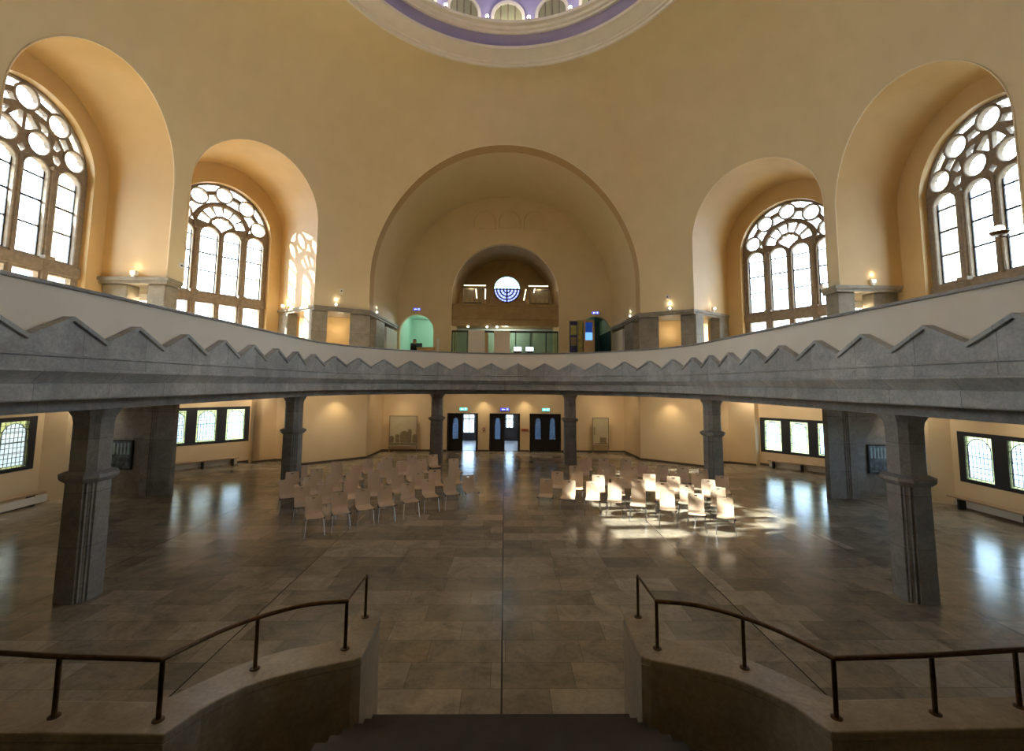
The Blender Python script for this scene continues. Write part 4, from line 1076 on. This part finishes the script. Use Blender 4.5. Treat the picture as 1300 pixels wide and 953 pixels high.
for sx in (-1, 1):
    for x, y in ((7.6, 20.9), (11.9, 15.2)):
        l = bpy.data.lights.new('core_lamp', 'POINT'); l.energy = 6; l.color = (1, .84, .6); l.shadow_soft_size = .15; o = bpy.data.objects.new('core_lamp', l); COL.objects.link(o); o.location = (sx*x*.97, y-.75, 5.9)

# ---------------------------------------------------------------- chairs
def make_chair():
    t = empty('stacking_chair')
    th = .012
    def shell(fn, nu, nv, name, hole=None):
        mb = MB(); v = []
        for side_ in (0, 1):
            for j in range(nv+1):
                for i in range(nu+1):
                    p, n = fn(i/nu, j/nv); v.append(tuple(Vector(p)+Vector(n)*th*side_))
        k = (nu+1)*(nv+1); f = []
        def H(i, j): return hole and hole[0] <= i < hole[1] and hole[2] <= j < hole[3]
        for j in range(nv):
            for i in range(nu):
                a = j*(nu+1)+i
                if H(i, j): continue
                f += [(a, a+1, a+nu+2, a+nu+1), (k+a, k+a+nu+1, k+a+nu+2, k+a+1)]
                for di, dj, e0, e1 in ((-1, 0, a, a+nu+1), (1, 0, a+1, a+nu+2), (0, -1, a, a+1), (0, 1, a+nu+1, a+nu+2)):
                    ii, jj = i+di, j+dj
                    if ii < 0 or ii >= nu or jj < 0 or jj >= nv or H(ii, jj): f.append((e0, e1, k+e1, k+e0))
        mb.add(v, f); return mb.build(name, 'ply', t, smooth=True)
    def seat(u, v):
        x = (u-.5)*(.43-.03*v); y = -.24+.42*v; z = .455-.015*math.sin(v*PI)-.02*max(0, .12-v)/.12+.008*(2*u-1)**2
        return (x, y, z), (0, 0, 1)
    def back(u, v):
        w = .40+.015*math.sin(v*PI); x = (u-.5)*w; y = .17+.035*math.sin(min(1, v*4)*PI/2)+.075*v-.02*(1-(2*u-1)**2)*-1; z = .452+.44*v
        return (x, y, z), (0, -1, .1)
    shell(seat, 6, 8, 'seat'); shell(back, 10, 12, 'backrest', hole=(4, 6, 10, 11))
    for sx in (-1, 1):
        MB().tube([(sx*.235, -.25, 0), (sx*.2, -.17, .44)], .011, 8).build('leg', 'chrome', t, smooth=True)
        MB().tube([(sx*.235, .27, 0), (sx*.2, .12, .44)], .011, 8).build('leg', 'chrome', t, smooth=True)
    m_ = MB(); m_.tube([(-.2, -.17, .437), (-.2, .12, .437), (.2, .12, .437), (.2, -.17, .437)], .011, 8); m_.build('seat_frame', 'chrome', t, smooth=True)
    for sx in (-1, 1): MB().box(sx*.225-.02, sx*.225+.02, -.20, -.15, .40, .435).build('linking_clip', 'plastic', t)
    return t
LEFT = [
 [(-4.39, 10.9), (-3.92, 11.27), (-3.49, 11.63), (-3.03, 11.98), (-2.52, 12.33), (-2.07, 12.84), (-1.53, 13.17), (-1.02, 13.38)],
 [(-5.08, 11.88), (-4.62, 12.19), (-4.11, 12.62), (-3.57, 12.98), (-3.02, 13.33), (-2.53, 13.79), (-2.10, 14.2), (-1.55, 14.5)],
 [(-5.84, 12.69), (-5.37, 13.03), (-4.88, 13.4), (-4.43, 13.74), (-3.92, 14.1), (-3.45, 14.5), (-2.92, 14.81)],
 [(-6.19, 13.75), (-5.68, 14.24), (-5.2, 14.58), (-4.72, 14.93), (-4.0, 15.4), (-3.45, 15.75), (-2.85, 16.1), (-1.75, 16.23)],
 [(-6.38, 14.75), (-5.55, 15.52), (-4.68, 16.05), (-4.14, 16.5), (-3.35, 16.97), (-2.62, 17.15)]]
RIGHT = [
 [(1.19, 12.91), (1.79, 12.75), (2.42, 12.60), (2.97, 12.42), (3.5, 12.06), (4.11, 11.69), (4.67, 11.29), (5.25, 11.0)],
 [(1.62, 14.0), (2.18, 13.85), (2.75, 13.5), (3.25, 13.2), (3.74, 12.88), (4.29, 12.55), (4.85, 12.28), (5.55, 12.0)],
 [(2.3, 15.0), (3.1, 14.45), (3.7, 14.05), (4.29, 13.66), (4.89, 13.35), (5.72, 12.95)],
 [(2.75, 15.9), (3.5, 15.3), (4.1, 14.85), (4.68, 14.5), (5.27, 14.15), (5.78, 13.79), (6.35, 13.45)],
 [(3.0, 16.75), (3.55, 16.4), (4.3, 16.3), (4.7, 15.65), (5.2, 15.15), (5.75, 14.85), (6.3, 14.5)]]
proto = make_chair(); first = True
allc = []
ordn = ['', 'first', 'second', 'third', 'fourth', 'fifth', 'sixth', 'seventh', 'eighth']
rown = ['front', 'second', 'third', 'fourth', 'rearmost']
for blk, rows, sgn in (('left', LEFT, 1), ('right', RIGHT, -1)):
    for ri, row in enumerate(rows):
        order = list(enumerate(row))
        for ci, (x, y) in order:
            fromaisle = len(row)-ci if blk == 'left' else ci+1
            yaw = (R_(26) if blk == 'left' else R_(-17))+R_(random.uniform(-4, 4))+(R_(-8)*(ci/7-.5) if blk == 'left' else R_(-14)*(ci/7-.5))
            if first: c = proto; first = False
            else:
                c = proto.copy(); COL.objects.link(c)
                for ch in list(proto.children):
                    d = ch.copy(); COL.objects.link(d); d.parent = c
            x, y = x*1.03, y*1.03; c.scale = (.9, .9, .9)
            c.location = (x+.25*math.sin(yaw), y-.25*math.cos(yaw), 0); c.rotation_euler = (0, 0, yaw)
            look = 'beech plywood chair' if blk == 'left' else 'pale plywood chair'
            T(c, '%s in the %s row of the %s block, %s from the aisle' % (look, rown[ri], blk, ordn[fromaisle]), 'chair', 'plywood chairs of the %s block' % blk)
            allc.append((x, y))
for i in range(len(allc)):
    for j in range(i):
        d = math.dist(allc[i], allc[j])
        if d < .47: print('CLOSE', allc[i], allc[j], round(d, 2))

# ---------------------------------------------------------------- foreground stair walls and rails
def smoothpath(pts, n=8):
    out = []; P = [Vector(p) for p in pts]
    for i in range(len(P)-1):
        p0 = P[max(i-1, 0)]; p1 = P[i]; p2 = P[i+1]; p3 = P[min(i+2, len(P)-1)]
        for k_ in range(n):
            t = k_/n; out.append(.5*((2*p1)+(-p0+p2)*t+(2*p0-5*p1+4*p2-p3)*t*t+(-p0+3*p1-3*p2+p3)*t**3))
    out.append(P[-1]); return [tuple(p) for p in out]
def stair_wall(sx, label, lab2):
    # plan outlines at the top of the wall (outer = hall side)
    nose = [(1.30, 5.12), (1.36, 5.27), (1.48, 5.32), (1.60, 5.25)]
    outr = [(1.60, 5.25), (1.58, 5.0), (1.60, 4.80), (1.74, 4.66), (2.0, 4.57), (2.28, 4.38), (2.5, 4.12), (2.62, 3.95)]
    innr = [(2.30, 3.78), (2.16, 3.97), (1.96, 4.14), (1.62, 4.30), (1.36, 4.40)]
    o1 = smoothpath(outr, 6); i1 = smoothpath(innr[:-1], 6)+[innr[-1]]
    poly = smoothpath(nose, 5)[:-1]+o1+[(2.70, 3.86), (6.0, 3.95), (6.0, 3.60), (2.40, 3.52)]+i1+[(1.29, 4.45)]
    poly = [(x*sx, y) for x, y in poly]
    t = empty('stair_wall', (sx*1.6, 4.5, 0)); T(t, label, 'wall')
    off = lambda P_, d: [(x-sx*1.6, y-4.5) for x, y in P_]
    b = MB().prism(off(poly, 0), 0, .93).build('wall_body', 'marble', t)
    c = MB().prism(off(poly, 0), .93, 1.0).build('coping', 'marble', t); bevel(c, .012)
    # rail
    r = empty('handrail', (sx*1.47, 4.8, 1.0)); T(r, lab2, 'railing')
    def rel(p, z): return (p[0]*sx-sx*1.47, p[1]-4.8, z-1.0)
    path_ = [rel(p, 1.43) for p in [(1.47, 5.16), (1.48, 4.57)]]
    arc = smoothpath([(1.48, 4.57), (1.84, 4.49), (2.14, 4.28), (2.36, 4.02), (2.54, 3.65)], 6)
    tail = [(2.54, 3.65), (3.34, 3.69), (4.08, 3.76), (5.6, 3.8)]
    h = MB(); h.tube(path_, .014, 10); h.tube([rel(p, 1.43) for p in arc], .02, 10); h.tube([rel(p, 1.43) for p in tail], .02, 10)
    for p in ((1.48, 4.57), (2.54, 3.65)): h.ball(rel(p, 1.43), .021, 10)
    h.build('rail', 'brass', r, smooth=True)
    for p, rr in (((1.47, 5.16), .015), ((1.48, 4.57), .017), ((2.16, 4.27), .017), ((2.54, 3.66), .018), ((3.34, 3.70), .018), ((4.08, 3.77), .018), ((4.9, 3.79), .018)):
        q = MB(); q.tube([rel(p, 1.0), rel(p, 1.425)], rr, 10); q.lathe([(rr, .012), (.04, .008), (.042, 0)], *rel(p, 1.0)[:2], n=14); q.build('post', 'brass', r, smooth=True)
stair_wall(-1, 'curved marble stair wall with rounded nose, left of the stairs', 'bronze handrail on posts along the left curved stair wall')
stair_wall(1, 'curved marble stair wall with rounded nose, right of the stairs', 'bronze handrail on posts along the right curved stair wall')
# stairs and platform under the camera
st = MB()
for i in range(11): st.box(-1.3, 1.3, 4.95-.30*(i+1), 4.95-.30*i+.001, 0, .165*(i+1))
st.box(-5.9, 5.9, -2.55, 1.7, 0, 1.815)
T(st.build('platform_stair', 'darkstone'), 'dark stone steps rising between the two curved walls', 'stairs')
S(MB().box(-5.9, -1.3, 1.7, 3.6, 0, .45).build('floor_landing_left', 'darkstone')); S(MB().box(1.3, 5.9, 1.7, 3.6, 0, .45).build('floor_landing_right', 'darkstone'))

# ---------------------------------------------------------------- light
w = bpy.data.worlds.new('World'); SC.world = w; w.use_nodes = True; bg = w.node_tree.nodes['Background']
bg.inputs['Color'].default_value = (.80, .90, 1.0, 1); bg.inputs['Strength'].default_value = 9
sun = bpy.data.lights.new('sun', 'SUN'); sun.energy = 22; sun.angle = R_(.6); sun.color = (1, .91, .77)
so = bpy.data.objects.new('sun', sun); COL.objects.link(so); so.rotation_euler = Vector((1, .06, -.55)).to_track_quat('-Z', 'Y').to_euler()
for key in ('left', 'right', 'farleft', 'farright'):
    fr = FR[key]; hw, sp, dep, sh, ws = NI[key]
    l = bpy.data.lights.new('portal', 'AREA'); l.shape = 'RECTANGLE'; l.size = 3.8; l.size_y = ws+1.9-GZ; l.cycles.is_portal = True
    o = bpy.data.objects.new('portal', l); COL.objects.link(o); o.location = fr.P(sh, dep+.5, (GZ+ws+1.9)/2); o.rotation_euler = (-fr.n).to_track_quat('-Z', 'Z').to_euler()
# ground outside, and an added unseen wall that blocks the low sun
S(MB().box(-70, 70, -60, 90, -1.2, -1.0).build('ground_outside', mat('outside ground', (.24, .25, .24), .9)))
S(MB().box(-19.3, -19, -5, 32, -1, 5.7).build('wall_sun_block', mat('sun block wall', (.68, .68, .66), .9)))
# lamps of the dome ring light the drum
for i in range(10):
    a = 2*PI*i/10+.3; l = bpy.data.lights.new('dome_lamp', 'POINT'); l.energy = 13; l.color = (1, .92, .8); l.shadow_soft_size = .1
    o = bpy.data.objects.new('dome_lamp', l); COL.objects.link(o); o.location = (4.95*math.cos(a), CY+4.95*math.sin(a), 17.65)

# ---------------------------------------------------------------- camera
cam = bpy.data.cameras.new('camera'); co = bpy.data.objects.new('camera', cam); COL.objects.link(co); SC.camera = co
cam.sensor_width = 36; cam.lens = 36*578/1300; cam.shift_y = -43.5/1300; cam.clip_start = .05; cam.clip_end = 200
yaw, pitch, roll = .0156, .0932, -.008
F = Vector((math.sin(yaw)*math.cos(pitch), math.cos(yaw)*math.cos(pitch), math.sin(pitch))); R0 = Vector((math.cos(yaw), -math.sin(yaw), 0)); U0 = R0.cross(F)
Rv = R0*math.cos(roll)-U0*math.sin(roll); Uv = R0*math.sin(roll)+U0*math.cos(roll)
mw = Matrix((( Rv.x, Uv.x, -F.x, 0), (Rv.y, Uv.y, -F.y, 0), (Rv.z, Uv.z, -F.z, 3.5), (0, 0, 0, 1))); co.matrix_world = mw
SC.view_settings.view_transform = 'Standard'; SC.view_settings.look = 'None'; SC.view_settings.gamma = 1; SC.view_settings.use_curve_mapping = False
SC.view_settings.exposure = .88
cy = SC.cycles; cy.use_denoising = True; cy.max_bounces = 10; cy.diffuse_bounces = 6; cy.glossy_bounces = 4; cy.transparent_max_bounces = 12; cy.transmission_bounces = 6
cy.sample_clamp_indirect = 6; cy.caustics_reflective = False; cy.caustics_refractive = False; cy.blur_glossy = .5
try: cy.denoiser = 'OPENIMAGEDENOISE'; cy.denoising_input_passes = 'RGB_ALBEDO_NORMAL'
except Exception: pass
